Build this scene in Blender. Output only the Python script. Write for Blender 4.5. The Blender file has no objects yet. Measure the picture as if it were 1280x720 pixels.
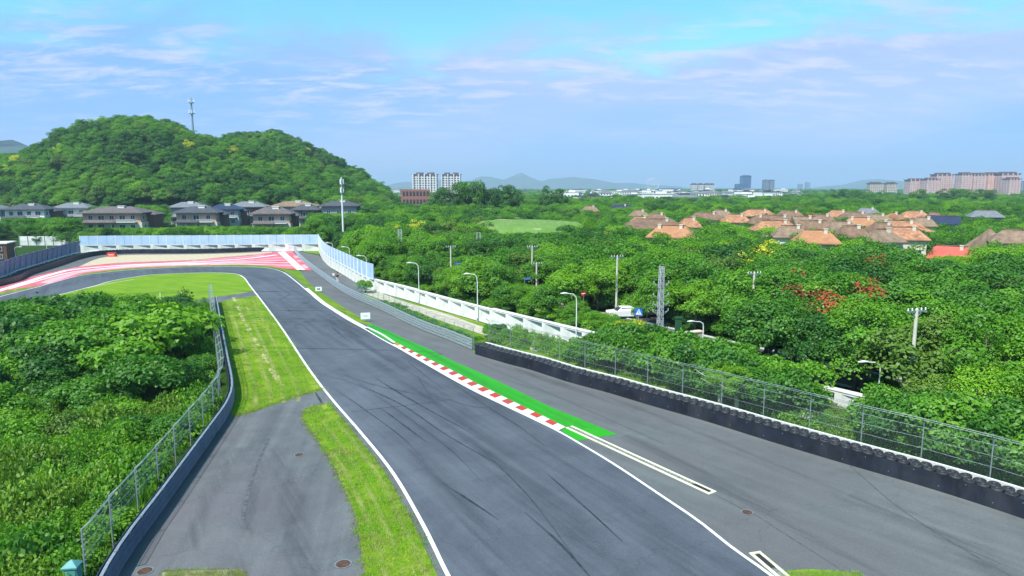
import bpy, math, random
import numpy as np
from mathutils import Vector, Matrix

sc = bpy.context.scene
R = math.radians
rng = np.random.default_rng(7)
random.seed(7)

# ------------------------------------------------------------------ camera, sky, sun, exposure
CAM_H = 16.0
PITCH = math.atan(126 / 853.33)
cam = bpy.data.cameras.new('camera'); cam.lens = 24; cam.sensor_width = 36
cam.clip_start = 0.5; cam.clip_end = 40000
camo = bpy.data.objects.new('camera', cam); sc.collection.objects.link(camo)
camo.location = (0, 0, CAM_H); camo.rotation_euler = (R(90) - PITCH, 0, 0)
sc.camera = camo
SUN_EL, SUN_ROT = 55, 214          # degrees; rotation runs clockwise from +Y
w = bpy.data.worlds.new('World'); sc.world = w; w.use_nodes = True
nt = w.node_tree; nt.nodes.clear()
def N(t, typ, **kw):
    n = t.nodes.new(typ)
    for k, v in kw.items():
        if k[0] == '_': setattr(n, k[1:], v)
        else: n.inputs[k.replace('__', ' ')].default_value = v
    return n
def ramp(t, stops, interp='LINEAR'):
    n = t.nodes.new('ShaderNodeValToRGB'); e = n.color_ramp.elements; n.color_ramp.interpolation = interp
    while len(e) > 1: e.remove(e[-1])
    e[0].position, c = stops[0][0], stops[0][1]; e[0].color = (*c, 1) if len(c) == 3 else c
    for p, c in stops[1:]:
        k = e.new(p); k.color = (*c, 1) if len(c) == 3 else c
    return n
out = N(nt, 'ShaderNodeOutputWorld'); bg = N(nt, 'ShaderNodeBackground', Strength=0.108)
sky = N(nt, 'ShaderNodeTexSky', _sky_type='NISHITA', _sun_disc=False)
sky.sun_elevation = R(SUN_EL); sky.sun_rotation = R(SUN_ROT); sky.air_density = 1.0; sky.dust_density = 0.6; sky.ozone_density = 1.6
tc = N(nt, 'ShaderNodeTexCoord'); sx = N(nt, 'ShaderNodeSeparateXYZ')
nt.links.new(tc.outputs['Generated'], sx.inputs[0])
def MATH(t, op, a, b=None, c=None, clamp=False):
    n = t.nodes.new('ShaderNodeMath'); n.operation = op; n.use_clamp = clamp
    for i, v in enumerate((a, b, c)):
        if v is None: continue
        if hasattr(v, 'links'): t.links.new(v, n.inputs[i])
        else: n.inputs[i].default_value = v
    return n.outputs[0]
def MIX(t, fac, a, b, blend='MIX'):
    n = t.nodes.new('ShaderNodeMix'); n.data_type = 'RGBA'; n.blend_type = blend
    for i, v in ((0, fac), (6, a), (7, b)):
        if hasattr(v, 'links'): t.links.new(v, n.inputs[i])
        else: n.inputs[i].default_value = v if i == 0 else ((*v, 1) if len(v) == 3 else v)
    return n.outputs[2]
zpos = MATH(nt, 'MAXIMUM', sx.outputs[2], 0.0)
den = MATH(nt, 'ADD', zpos, 0.16)
cx_ = MATH(nt, 'DIVIDE', sx.outputs[0], den); cy_ = MATH(nt, 'DIVIDE', sx.outputs[1], den)
cv = N(nt, 'ShaderNodeCombineXYZ'); nt.links.new(cx_, cv.inputs[0]); nt.links.new(cy_, cv.inputs[1])
n1 = N(nt, 'ShaderNodeTexNoise', Scale=1.1, Detail=7.0, Roughness=0.58, Distortion=0.5); nt.links.new(cv.outputs[0], n1.inputs['Vector'])
mpc = N(nt, 'ShaderNodeMapping'); mpc.inputs['Location'].default_value = (3.1, 0.4, 0); mpc.inputs['Scale'].default_value = (0.8, 1.5, 1); nt.links.new(cv.outputs[0], mpc.inputs[0])
n2 = N(nt, 'ShaderNodeTexNoise', Scale=4.6, Detail=10.0, Roughness=0.66, Distortion=0.35); nt.links.new(mpc.outputs[0], n2.inputs['Vector'])
n3 = N(nt, 'ShaderNodeTexNoise', Scale=0.9, Detail=3.0, Roughness=0.5); nt.links.new(mpc.outputs[0], n3.inputs['Vector'])
n4 = N(nt, 'ShaderNodeTexNoise', Scale=0.33, Detail=2.0, Roughness=0.5); mp4 = N(nt, 'ShaderNodeMapping'); mp4.inputs['Location'].default_value = (5.3, 2.0, 0); nt.links.new(cv.outputs[0], mp4.inputs[0]); nt.links.new(mp4.outputs[0], n4.inputs['Vector'])
li = N(nt, 'ShaderNodeMapRange', _interpolation_type='SMOOTHSTEP'); nt.links.new(n4.outputs[0], li.inputs[0]); li.inputs[1].default_value = 0.40; li.inputs[2].default_value = 0.60
# a thin veil of cloud low in the sky, breaking into wisps above it
h = MATH(nt, 'ADD', zpos, MATH(nt, 'MULTIPLY', MATH(nt, 'SUBTRACT', n1.outputs[0], 0.5), -0.26))
h = MATH(nt, 'ADD', h, MATH(nt, 'MULTIPLY', MATH(nt, 'SUBTRACT', n2.outputs[0], 0.5), -0.07))
mr = N(nt, 'ShaderNodeMapRange', _interpolation_type='SMOOTHSTEP'); nt.links.new(h, mr.inputs[0])
mr.inputs[1].default_value = 0.235; mr.inputs[2].default_value = 0.145; mr.inputs[3].default_value = 0; mr.inputs[4].default_value = 1
mr2 = N(nt, 'ShaderNodeMapRange', _interpolation_type='SMOOTHSTEP'); nt.links.new(n2.outputs[0], mr2.inputs[0])
mr2.inputs[1].default_value = 0.43; mr2.inputs[2].default_value = 0.68
w2 = N(nt, 'ShaderNodeMapRange', _interpolation_type='SMOOTHSTEP'); nt.links.new(zpos, w2.inputs[0])
w2.inputs[1].default_value = 0.29; w2.inputs[2].default_value = 0.15
w3 = N(nt, 'ShaderNodeMapRange', _interpolation_type='SMOOTHSTEP'); nt.links.new(zpos, w3.inputs[0])
w3.inputs[1].default_value = 0.03; w3.inputs[2].default_value = 0.13
pz = N(nt, 'ShaderNodeMapRange', _interpolation_type='SMOOTHSTEP'); nt.links.new(n3.outputs[0], pz.inputs[0]); pz.inputs[1].default_value = 0.34; pz.inputs[2].default_value = 0.58
puff = MATH(nt, 'MULTIPLY', MATH(nt, 'MULTIPLY', MATH(nt, 'MULTIPLY', mr2.outputs[0], pz.outputs[0]), w2.outputs[0]), w3.outputs[0])
skyc = MIX(nt, 1.0, sky.outputs[0], (0.80, 1.55, 1.45), 'MULTIPLY')
veil = MIX(nt, MATH(nt, 'MULTIPLY', mr.outputs[0], 0.86), skyc, MIX(nt, li.outputs[0], (2.0, 3.55, 7.9), (3.4, 4.1, 7.7)))
cl = MIX(nt, MATH(nt, 'MULTIPLY', puff, 0.7), veil, (5.9, 6.0, 7.8))
nt.links.new(cl, bg.inputs[0]); nt.links.new(bg.outputs[0], out.inputs[0])
sun = bpy.data.lights.new('sun', 'SUN'); sun.energy = 5.0; sun.angle = R(0.55); sun.color = (1, 0.95, 0.87)
suno = bpy.data.objects.new('sun', sun); sc.collection.objects.link(suno)
sd = Vector((math.sin(R(SUN_ROT)) * math.cos(R(SUN_EL)), math.cos(R(SUN_ROT)) * math.cos(R(SUN_EL)), math.sin(R(SUN_EL))))
suno.rotation_euler = (-sd).to_track_quat('-Z', 'Y').to_euler(); suno.location = sd * 100
sc.view_settings.view_transform = 'Standard'; sc.view_settings.look = 'None'
sc.view_settings.exposure = 0.45; sc.view_settings.gamma = 1
sc.cycles.max_bounces = 6; sc.cycles.transparent_max_bounces = 12; sc.cycles.volume_bounces = 0
sc.cycles.transmission_bounces = 2; sc.cycles.diffuse_bounces = 3; sc.cycles.glossy_bounces = 2

# ------------------------------------------------------------------ survey: a picture coordinate to the place it shows at height z
F = 853.33
def G(px, py, z=0.0):
    x = (px - 640) / F; y = (360 - py) / F
    d = (x, math.cos(PITCH) + y * math.sin(PITCH), -math.sin(PITCH) + y * math.cos(PITCH))
    t = (z - CAM_H) / d[2]
    return Vector((d[0] * t, d[1] * t, z))
def at(px, D, z=0.0):
    return Vector(((px - 640) / F * (D * math.cos(PITCH) + (CAM_H - z) * math.sin(PITCH)), D, z))
def topz(py, D):      # height of something whose top shows at row py when D metres away
    return CAM_H - (py - 234) * D / F
def project(x, y, z):
    zc = y * math.cos(PITCH) + (CAM_H - z) * math.sin(PITCH)
    yc = y * math.sin(PITCH) * 1.0 + (z - CAM_H) * math.cos(PITCH)
    return 640 + F * x / zc, 360 - F * yc / zc

# ------------------------------------------------------------------ object helpers
coll = sc.collection
def setp(o, label=None, cat=None, group=None, kind=None):
    if label: o['label'] = label
    if cat: o['category'] = cat
    if group: o['group'] = group
    if kind: o['kind'] = kind
    return o
def empty(name, loc=(0, 0, 0), rz=0.0, **kw):
    o = bpy.data.objects.new(name, None); coll.objects.link(o); o.location = loc; o.rotation_euler = (0, 0, rz)
    o.empty_display_size = 0.2
    return setp(o, **kw)
def link(name, me, mat=None, parent=None, loc=None, rz=None, **kw):
    o = bpy.data.objects.new(name, me); coll.objects.link(o)
    if mat is not None and len(me.materials) == 0: me.materials.append(mat)
    if parent is not None: o.parent = parent
    if loc is not None: o.location = loc
    if rz is not None: o.rotation_euler = (0, 0, rz)
    return setp(o, **kw)
class MB:
    def __init__(s): s.v = []; s.f = []
    def quad(s, a, b, c, d):
        n = len(s.v); s.v += [tuple(a), tuple(b), tuple(c), tuple(d)]; s.f.append((n, n + 1, n + 2, n + 3)); return s
    def poly(s, pts):
        n = len(s.v); s.v += [tuple(p) for p in pts]; s.f.append(tuple(range(n, n + len(pts)))); return s
    def box(s, c, d, rz=0.0, taper=1.0):
        n = len(s.v); ca, sa = math.cos(rz), math.sin(rz)
        for k in (-1, 1):
            q = taper if k > 0 else 1
            for i, j in ((-1, -1), (1, -1), (1, 1), (-1, 1)):
                x, y = i * d[0] / 2 * q, j * d[1] / 2 * q
                s.v.append((c[0] + x * ca - y * sa, c[1] + x * sa + y * ca, c[2] + k * d[2] / 2))
        for f in ((0, 3, 2, 1), (4, 5, 6, 7), (0, 1, 5, 4), (1, 2, 6, 5), (2, 3, 7, 6), (3, 0, 4, 7)):
            s.f.append(tuple(n + i for i in f))
        return s
    def beam(s, a, b, wx, wz=None):       # box between two points
        wz = wz or wx; a, b = Vector(a), Vector(b); d = (b - a).normalized()
        u = d.cross(Vector((0, 0, 1)));
        if u.length < 1e-3: u = Vector((1, 0, 0))
        u.normalize(); v = u.cross(d); n = len(s.v)
        for p in (a, b):
            for i, j in ((-1, -1), (1, -1), (1, 1), (-1, 1)): s.v.append(tuple(p + u * i * wx / 2 + v * j * wz / 2))
        for f in ((0, 1, 2, 3), (7, 6, 5, 4), (0, 4, 5, 1), (1, 5, 6, 2), (2, 6, 7, 3), (3, 7, 4, 0)): s.f.append(tuple(n + i for i in f))
        return s
    def tube(s, pts, rad, seg=8, cap=True):
        pts = [Vector(p) for p in pts]; n0 = len(s.v)
        if not hasattr(rad, '__len__'): rad = [rad] * len(pts)
        for i, p in enumerate(pts):
            d = (pts[min(i + 1, len(pts) - 1)] - pts[max(i - 1, 0)]).normalized()
            u = d.cross(Vector((0.1, 1, 0.05))).normalized(); v = d.cross(u)
            for k in range(seg):
                a = 2 * math.pi * k / seg; s.v.append(tuple(p + (u * math.cos(a) + v * math.sin(a)) * rad[i]))
        for i in range(len(pts) - 1):
            for k in range(seg):
                a = n0 + i * seg + k; b = n0 + i * seg + (k + 1) % seg
                s.f.append((a, b, b + seg, a + seg))
        if cap: s.f.append(tuple(n0 + k for k in range(seg))[::-1]); s.f.append(tuple(n0 + (len(pts) - 1) * seg + k for k in range(seg)))
        return s
    def lathe(s, prof, seg=16, c=(0, 0, 0)):
        n0 = len(s.v)
        for r, z in prof:
            for k in range(seg):
                a = 2 * math.pi * k / seg; s.v.append((c[0] + r * math.cos(a), c[1] + r * math.sin(a), c[2] + z))
        for i in range(len(prof) - 1):
            for k in range(seg):
                a = n0 + i * seg + k; b = n0 + i * seg + (k + 1) % seg; s.f.append((a, b, b + seg, a + seg))
        return s
    def mesh(s, name, smooth=False):
        me = bpy.data.meshes.new(name); me.from_pydata(s.v, [], s.f); me.update()
        if smooth: me.polygons.foreach_set('use_smooth', [True] * len(me.polygons))
        return me
    def build(s, name, mat, parent=None, smooth=False, **kw):
        return link(name, s.mesh(name, smooth), mat, parent, **kw)
def smooth_line(pts, step=1.0, sm=True):     # Catmull-Rom through the survey points, resampled evenly
    P = [Vector((p[0], p[1], 0)) for p in pts]
    if sm:
        Q = []
        for i in range(len(P) - 1):
            p0, p1, p2, p3 = P[max(i - 1, 0)], P[i], P[i + 1], P[min(i + 2, len(P) - 1)]
            for k in range(12):
                t = k / 12; Q.append(0.5 * ((2 * p1) + (p2 - p0) * t + (2 * p0 - 5 * p1 + 4 * p2 - p3) * t * t + (3 * p1 - p0 - 3 * p2 + p3) * t ** 3))
        Q.append(P[-1])
    else: Q = P
    L = [0]
    for i in range(len(Q) - 1): L.append(L[-1] + (Q[i + 1] - Q[i]).length)
    n = max(1, round(L[-1] / step)); res = []; j = 0
    for k in range(n + 1):
        s = L[-1] * k / n
        while j < len(L) - 2 and L[j + 1] < s: j += 1
        t = (s - L[j]) / max(1e-9, L[j + 1] - L[j]); res.append(Q[j].lerp(Q[j + 1], min(1, t)))
    return res
def px_line(pts, step=1.0, sm=True): return smooth_line([G(*p) for p in pts], step, sm)
def normals2(L):
    o = []
    for i in range(len(L)):
        d = (L[min(i + 1, len(L) - 1)] - L[max(i - 1, 0)]).normalized(); o.append(Vector((d.y, -d.x, 0)))   # to the right of travel
    return o
def offset(L, d): return [p + n * d for p, n in zip(L, normals2(L))]
def ribbon(mb, L, w, z, shift=0.0):
    NN = normals2(L)
    for i in range(len(L) - 1):
        wi = w if not callable(w) else w(i / (len(L) - 1)); wj = w if not callable(w) else w((i + 1) / (len(L) - 1))
        a = L[i] + NN[i] * (shift - wi / 2); b = L[i] + NN[i] * (shift + wi / 2); c = L[i + 1] + NN[i + 1] * (shift + wj / 2); d = L[i + 1] + NN[i + 1] * (shift - wj / 2)
        mb.quad((a.x, a.y, z), (b.x, b.y, z), (c.x, c.y, z), (d.x, d.y, z))
    return mb
def sheet(name, loop, z, mat, kind='structure', parent=None):
    P = [(p[0], p[1]) for p in loop]
    ar = sum(P[i][0] * P[(i + 1) % len(P)][1] - P[(i + 1) % len(P)][0] * P[i][1] for i in range(len(P)))
    if ar < 0: P = P[::-1]
    mb = MB(); mb.poly([(x, y, z) for x, y in P])
    return mb.build(name, mat, parent, kind=kind)

# ------------------------------------------------------------------ materials
MATS = {}
def newmat(name):
    m = bpy.data.materials.new(name); m.use_nodes = True; t = m.node_tree; t.nodes.clear()
    o = N(t, 'ShaderNodeOutputMaterial'); b = N(t, 'ShaderNodeBsdfPrincipled'); t.links.new(b.outputs[0], o.inputs[0])
    MATS[name] = m; return m, t, b, o
def plain(name, col, rough=0.7, metal=0.0, var=0.12, scale=3.0, bump=0.0, spec=0.3, dirt=None):
    m, t, b, o = newmat(name)
    tcn = N(t, 'ShaderNodeTexCoord'); nz = N(t, 'ShaderNodeTexNoise', Scale=scale, Detail=5.0, Roughness=0.6)
    t.links.new(tcn.outputs['Object'], nz.inputs['Vector'])
    d = tuple(c * (1 - var * 1.6) for c in col); u = tuple(min(1, c * (1 + var)) for c in col)
    rp = ramp(t, [(0.3, d), (0.7, u)]); t.links.new(nz.outputs[0], rp.inputs[0]); c = rp.outputs[0]
    if dirt:
        n3 = N(t, 'ShaderNodeTexNoise', Scale=dirt[1], Detail=6.0, Roughness=0.7)
        mp = N(t, 'ShaderNodeMapping'); mp.inputs['Scale'].default_value = (1, 1, 0.25)
        t.links.new(tcn.outputs['Object'], mp.inputs[0]); t.links.new(mp.outputs[0], n3.inputs['Vector'])
        r3 = ramp(t, [(0.48, (0, 0, 0)), (0.72, (1, 1, 1))]); t.links.new(n3.outputs[0], r3.inputs[0])
        c = MIX(t, MATH(t, 'MULTIPLY', r3.outputs[0], dirt[2]), c, dirt[0])
    t.links.new(c, b.inputs['Base Color'])
    b.inputs['Roughness'].default_value = rough; b.inputs['Metallic'].default_value = metal; b.inputs['Specular IOR Level'].default_value = spec
    if bump:
        bp = N(t, 'ShaderNodeBump', Strength=bump, Distance=0.02); t.links.new(nz.outputs[0], bp.inputs['Height']); t.links.new(bp.outputs[0], b.inputs['Normal'])
    return m
def asphalt(name, c1, c2, streak_rot=0.0, patch=0.5, big=0.06, tint=None):
    m, t, b, o = newmat(name)
    g = N(t, 'ShaderNodeTexCoord')
    fine = N(t, 'ShaderNodeTexNoise', Scale=9.0, Detail=6.0, Roughness=0.8); t.links.new(g.outputs['Object'], fine.inputs['Vector'])
    mp = N(t, 'ShaderNodeMapping'); mp.vector_type = 'TEXTURE'; mp.inputs['Rotation'].default_value = (0, 0, streak_rot); mp.inputs['Scale'].default_value = (1 / 0.9, 1 / 0.035, 1)
    t.links.new(g.outputs['Object'], mp.inputs[0])
    st = N(t, 'ShaderNodeTexNoise', Scale=1.0, Detail=5.0, Roughness=0.6, Distortion=0.25); t.links.new(mp.outputs[0], st.inputs['Vector'])
    bgn = N(t, 'ShaderNodeTexNoise', Scale=big, Detail=6.0, Roughness=0.62, Distortion=0.8); t.links.new(g.outputs['Object'], bgn.inputs['Vector'])
    mid = N(t, 'ShaderNodeTexNoise', Scale=0.5, Detail=7.0, Roughness=0.7, Distortion=0.5); t.links.new(g.outputs['Object'], mid.inputs['Vector'])
    s = MATH(t, 'ADD', MATH(t, 'MULTIPLY', st.outputs[0], 0.5), MATH(t, 'MULTIPLY', bgn.outputs[0], patch))
    s = MATH(t, 'ADD', s, MATH(t, 'MULTIPLY', mid.outputs[0], 0.35))
    lo = 0.5 * (0.5 + patch + 0.35) - 0.16; hi = lo + 0.32
    rp = ramp(t, [(max(0, lo), c1), (min(1, hi), c2)]); t.links.new(s, rp.inputs[0]); c = rp.outputs[0]
    if tint:
        tn = N(t, 'ShaderNodeTexNoise', Scale=0.11, Detail=4.0); t.links.new(g.outputs['Object'], tn.inputs['Vector'])
        r4 = ramp(t, [(0.42, (0, 0, 0)), (0.62, (1, 1, 1))]); t.links.new(tn.outputs[0], r4.inputs[0])
        c = MIX(t, MATH(t, 'MULTIPLY', r4.outputs[0], 0.55), c, tint)
    fr = ramp(t, [(0.3, (0.80, 0.80, 0.80)), (0.7, (1.2, 1.2, 1.2))]); t.links.new(fine.outputs[0], fr.inputs[0])
    c = MIX(t, 1.0, c, fr.outputs[0], 'MULTIPLY')
    # fine cracks
    vo = N(t, 'ShaderNodeTexVoronoi', Scale=0.16, _feature='DISTANCE_TO_EDGE'); dn = N(t, 'ShaderNodeTexNoise', Scale=0.8, Detail=4.0)
    t.links.new(g.outputs['Object'], dn.inputs['Vector'])
    va = t.nodes.new('ShaderNodeVectorMath'); va.operation = 'MULTIPLY_ADD'; t.links.new(dn.outputs['Color'], va.inputs[0]); va.inputs[1].default_value = (2.2, 2.2, 0); t.links.new(g.outputs['Object'], va.inputs[2])
    t.links.new(va.outputs[0], vo.inputs['Vector'])
    cr = ramp(t, [(0.0, (1, 1, 1)), (0.006, (0, 0, 0))]); t.links.new(vo.outputs[0], cr.inputs[0])
    c = MIX(t, MATH(t, 'MULTIPLY', cr.outputs[0], MATH(t, 'MULTIPLY', bgn.outputs[0], 0.5)), c, tuple(x * 0.45 for x in c1))
    t.links.new(c, b.inputs['Base Color']); b.inputs['Roughness'].default_value = 0.82; b.inputs['Specular IOR Level'].default_value = 0.28
    bp = N(t, 'ShaderNodeBump', Strength=0.25, Distance=0.02); t.links.new(fine.outputs[0], bp.inputs['Height']); t.links.new(bp.outputs[0], b.inputs['Normal'])
    return m
def grass_mat(name, c1, c2, c3, rot=0.0, stripe=0.0, dry=0.4):
    m, t, b, o = newmat(name); g = N(t, 'ShaderNodeTexCoord')
    fine = N(t, 'ShaderNodeTexNoise', Scale=5.0, Detail=8.0, Roughness=0.85); t.links.new(g.outputs['Object'], fine.inputs['Vector'])
    big = N(t, 'ShaderNodeTexNoise', Scale=0.22, Detail=6.0, Roughness=0.65, Distortion=0.6); t.links.new(g.outputs['Object'], big.inputs['Vector'])
    mp = N(t, 'ShaderNodeMapping'); mp.vector_type = 'TEXTURE'; mp.inputs['Rotation'].default_value = (0, 0, rot); mp.inputs['Scale'].default_value = (1 / 1.5, 1 / 0.07, 1)
    t.links.new(g.outputs['Object'], mp.inputs[0])
    st = N(t, 'ShaderNodeTexNoise', Scale=0.9, Detail=5.0, Roughness=0.6); t.links.new(mp.outputs[0], st.inputs['Vector'])
    s = MATH(t, 'ADD', MATH(t, 'MULTIPLY', fine.outputs[0], 0.42), MATH(t, 'MULTIPLY', big.outputs[0], 0.33))
    s = MATH(t, 'ADD', s, MATH(t, 'MULTIPLY', st.outputs[0], 0.25))
    rp = ramp(t, [(0.36, c1), (0.5, c2), (0.63, c3)]); t.links.new(s, rp.inputs[0]); c = rp.outputs[0]
    s2 = MATH(t, 'ADD', MATH(t, 'MULTIPLY', st.outputs[0], 0.6), MATH(t, 'MULTIPLY', fine.outputs[0], 0.4))
    r2 = ramp(t, [(0.54, (0, 0, 0)), (0.66, (1, 1, 1))]); t.links.new(s2, r2.inputs[0])
    c = MIX(t, MATH(t, 'MULTIPLY', r2.outputs[0], dry), c, (0.36, 0.36, 0.10))
    t.links.new(c, b.inputs['Base Color']); b.inputs['Roughness'].default_value = 0.9; b.inputs['Specular IOR Level'].default_value = 0.1
    bp = N(t, 'ShaderNodeBump', Strength=0.8, Distance=0.08); t.links.new(fine.outputs[0], bp.inputs['Height']); t.links.new(bp.outputs[0], b.inputs['Normal'])
    return m
def paint(name, col, under=(0.08, 0.085, 0.10), wear=0.35, scale=3.0, edge=0.5):
    m, t, b, o = newmat(name); g = N(t, 'ShaderNodeTexCoord')
    a = N(t, 'ShaderNodeTexNoise', Scale=scale, Detail=8.0, Roughness=0.75); t.links.new(g.outputs['Object'], a.inputs['Vector'])
    b2 = N(t, 'ShaderNodeTexNoise', Scale=0.25, Detail=4.0, Roughness=0.6); t.links.new(g.outputs['Object'], b2.inputs['Vector'])
    s = MATH(t, 'ADD', MATH(t, 'MULTIPLY', a.outputs[0], 0.55), MATH(t, 'MULTIPLY', b2.outputs[0], 0.45))
    r = ramp(t, [(edge, (0, 0, 0)), (edge + 0.14, (1, 1, 1))]); t.links.new(s, r.inputs[0])
    c = MIX(t, MATH(t, 'MULTIPLY', r.outputs[0], wear), col, under)
    t.links.new(c, b.inputs['Base Color']); b.inputs['Roughness'].default_value = 0.6; b.inputs['Specular IOR Level'].default_value = 0.3
    return m
def foliage(name, dark, mid, light, hue=0.5, transl=0.25):
    m = bpy.data.materials.new(name); m.use_nodes = True; t = m.node_tree; t.nodes.clear(); MATS[name] = m
    o = N(t, 'ShaderNodeOutputMaterial')
    oi = N(t, 'ShaderNodeObjectInfo'); ge = N(t, 'ShaderNodeNewGeometry')
    tcn = N(t, 'ShaderNodeTexCoord'); nz = N(t, 'ShaderNodeTexNoise', Scale=0.9, Detail=2.0); t.links.new(tcn.outputs['Object'], nz.inputs['Vector'])
    s = MATH(t, 'ADD', MATH(t, 'MULTIPLY', oi.outputs['Random'], 0.46), MATH(t, 'MULTIPLY', ge.outputs['Random Per Island'], 0.30))
    s = MATH(t, 'ADD', s, MATH(t, 'MULTIPLY', nz.outputs[0], 0.28))
    rp = ramp(t, [(0.12, dark), (0.5, mid), (0.9, light)]); t.links.new(s, rp.inputs[0])
    d = N(t, 'ShaderNodeBsdfDiffuse', Roughness=0.6); tr = N(t, 'ShaderNodeBsdfTranslucent'); mx = N(t, 'ShaderNodeMixShader', Fac=transl)
    gl = N(t, 'ShaderNodeBsdfGlossy', Roughness=0.55); gl.inputs[0].default_value = (0.8, 0.9, 0.8, 1); mg = N(t, 'ShaderNodeMixShader', Fac=0.035)
    t.links.new(rp.outputs[0], d.inputs[0]); tl = MIX(t, 1.0, rp.outputs[0], (1.15, 1.2, 0.5), 'MULTIPLY'); t.links.new(tl, tr.inputs[0])
    t.links.new(d.outputs[0], mx.inputs[1]); t.links.new(tr.outputs[0], mx.inputs[2])
    t.links.new(mx.outputs[0], mg.inputs[1]); t.links.new(gl.outputs[0], mg.inputs[2]); t.links.new(mg.outputs[0], o.inputs[0])
    return m

m_track = asphalt('track_asphalt', (0.055, 0.065, 0.085), (0.106, 0.122, 0.150), R(31), 0.5)
m_run = asphalt('runoff_asphalt', (0.082, 0.090, 0.096), (0.145, 0.156, 0.16), R(41), 0.5, 0.07, (0.115, 0.11, 0.12))
m_apron = asphalt('apron_asphalt', (0.070, 0.080, 0.088), (0.150, 0.163, 0.172), R(8), 0.6, 0.12, (0.115, 0.105, 0.122))
m_road = asphalt('street_asphalt', (0.09, 0.09, 0.10), (0.14, 0.14, 0.15), 0, 0.4)
m_grass = grass_mat('mown_grass', (0.055, 0.14, 0.008), (0.145, 0.25, 0.012), (0.26, 0.34, 0.03), R(23), dry=0.75)
m_grass2 = grass_mat('infield_grass', (0.08, 0.19, 0.010), (0.145, 0.27, 0.014), (0.23, 0.33, 0.03), R(60), dry=0.35)
m_grass3 = grass_mat('verge_grass', (0.05, 0.14, 0.010), (0.12, 0.22, 0.015), (0.23, 0.28, 0.05), R(35), dry=0.55)
m_meadow = grass_mat('meadow_ground', (0.012, 0.035, 0.006), (0.022, 0.060, 0.009), (0.04, 0.09, 0.014), 0, dry=0.04)
m_golf = grass_mat('golf_grass', (0.09, 0.19, 0.04), (0.13, 0.245, 0.055), (0.19, 0.29, 0.09), 0, dry=0.3)
m_gravel = plain('gravel_bed_stone', (0.50, 0.42, 0.29), 0.95, var=0.15, scale=1.5)
m_dirt = plain('sandy_path_dirt', (0.46, 0.42, 0.34), 0.95, var=0.22, scale=1.2)
m_white = paint('white_line_paint', (0.78, 0.78, 0.76), wear=0.3)
m_cream = paint('cream_edge_paint', (0.72, 0.68, 0.50), (0.2, 0.18, 0.14), wear=0.5)
m_red = paint('red_kerb_paint', (0.46, 0.045, 0.035), (0.22, 0.09, 0.08), wear=0.75)
m_orange = paint('orange_kerb_paint', (0.62, 0.16, 0.03), (0.30, 0.12, 0.10), wear=0.4)
m_kwhite = paint('white_kerb_paint', (0.70, 0.69, 0.66), (0.30, 0.28, 0.28), wear=0.7)
m_green = paint('green_runoff_paint', (0.022, 0.31, 0.006), (0.04, 0.19, 0.012), wear=0.7, scale=1.5)
m_pink = paint('pink_red_paint', (0.56, 0.06, 0.095), (0.60, 0.26, 0.30), wear=0.6, scale=0.8, edge=0.42)
m_pale = paint('faded_pink_paint', (0.66, 0.36, 0.38), (0.50, 0.42, 0.40), wear=0.7, scale=0.8)
m_stripe = paint('white_stripe_paint', (0.80, 0.78, 0.80), (0.66, 0.5, 0.54), wear=0.4)
m_rubber = plain('black_rubber', (0.030, 0.032, 0.040), 0.55, var=0.4, scale=2.0, spec=0.4, bump=0.2)
m_belt = plain('conveyor_belt_rubber', (0.013, 0.016, 0.028), 0.5, var=0.45, scale=0.8, spec=0.45, dirt=((0.06, 0.06, 0.07), 0.6, 0.5))
m_galv = plain('galvanised_steel', (0.46, 0.50, 0.53), 0.45, 0.6, var=0.15, scale=6, spec=0.5)
m_galvd = plain('weathered_steel', (0.30, 0.36, 0.38), 0.5, 0.5, var=0.2, scale=4)
m_bluerail = plain('dark_blue_shaded_rail', (0.030, 0.045, 0.115), 0.45, 0.1, var=0.3, scale=2, spec=0.5, dirt=((0.10, 0.11, 0.14), 1.0, 0.6))  # shade on the rail's track side is put into this dark blue
m_conc = plain('pale_wall_concrete', (0.68, 0.68, 0.65), 0.85, var=0.08, scale=0.8, dirt=((0.40, 0.42, 0.38), 0.9, 0.55))
m_conc2 = plain('panel_concrete', (0.60, 0.61, 0.59), 0.85, var=0.08, scale=1.2, dirt=((0.34, 0.38, 0.33), 0.9, 0.6))
m_noise = plain('pale_blue_acoustic_panel', (0.40, 0.54, 0.74), 0.5, var=0.07, scale=0.7, spec=0.4)
m_noise2 = plain('steel_blue_acoustic_panel', (0.14, 0.22, 0.40), 0.5, var=0.12, scale=0.7, spec=0.4)
m_postw = plain('white_painted_metal', (0.72, 0.74, 0.74), 0.5, var=0.06, scale=2)
m_pole = plain('concrete_pole', (0.56, 0.54, 0.46), 0.85, var=0.12, scale=1.0)
m_lamp = plain('lamp_glass_and_metal', (0.70, 0.72, 0.70), 0.4, var=0.04)
m_teal = plain('teal_cabinet_paint', (0.09, 0.30, 0.30), 0.5, var=0.15, scale=3, dirt=((0.04, 0.12, 0.12), 4.0, 0.6))
m_iron = plain('rusty_iron', (0.10, 0.055, 0.04), 0.8, var=0.4, scale=8)
m_redbox = plain('red_plastic', (0.62, 0.07, 0.04), 0.5, var=0.1)
m_bark = plain('bark', (0.12, 0.10, 0.075), 0.95, var=0.35, scale=4, bump=0.5)
m_birch = plain('pale_bark', (0.42, 0.40, 0.32), 0.9, var=0.2, scale=4)
m_black = plain('black_fabric', (0.02, 0.02, 0.025), 0.9)
m_cloth = plain('white_fabric', (0.75, 0.75, 0.76), 0.9)
m_skin = plain('skin', (0.50, 0.30, 0.20), 0.6)
m_hair = plain('black_hair', (0.015, 0.012, 0.01), 0.7)
m_signblue = plain('sign_blue', (0.02, 0.16, 0.62), 0.4, var=0.03)
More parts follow.
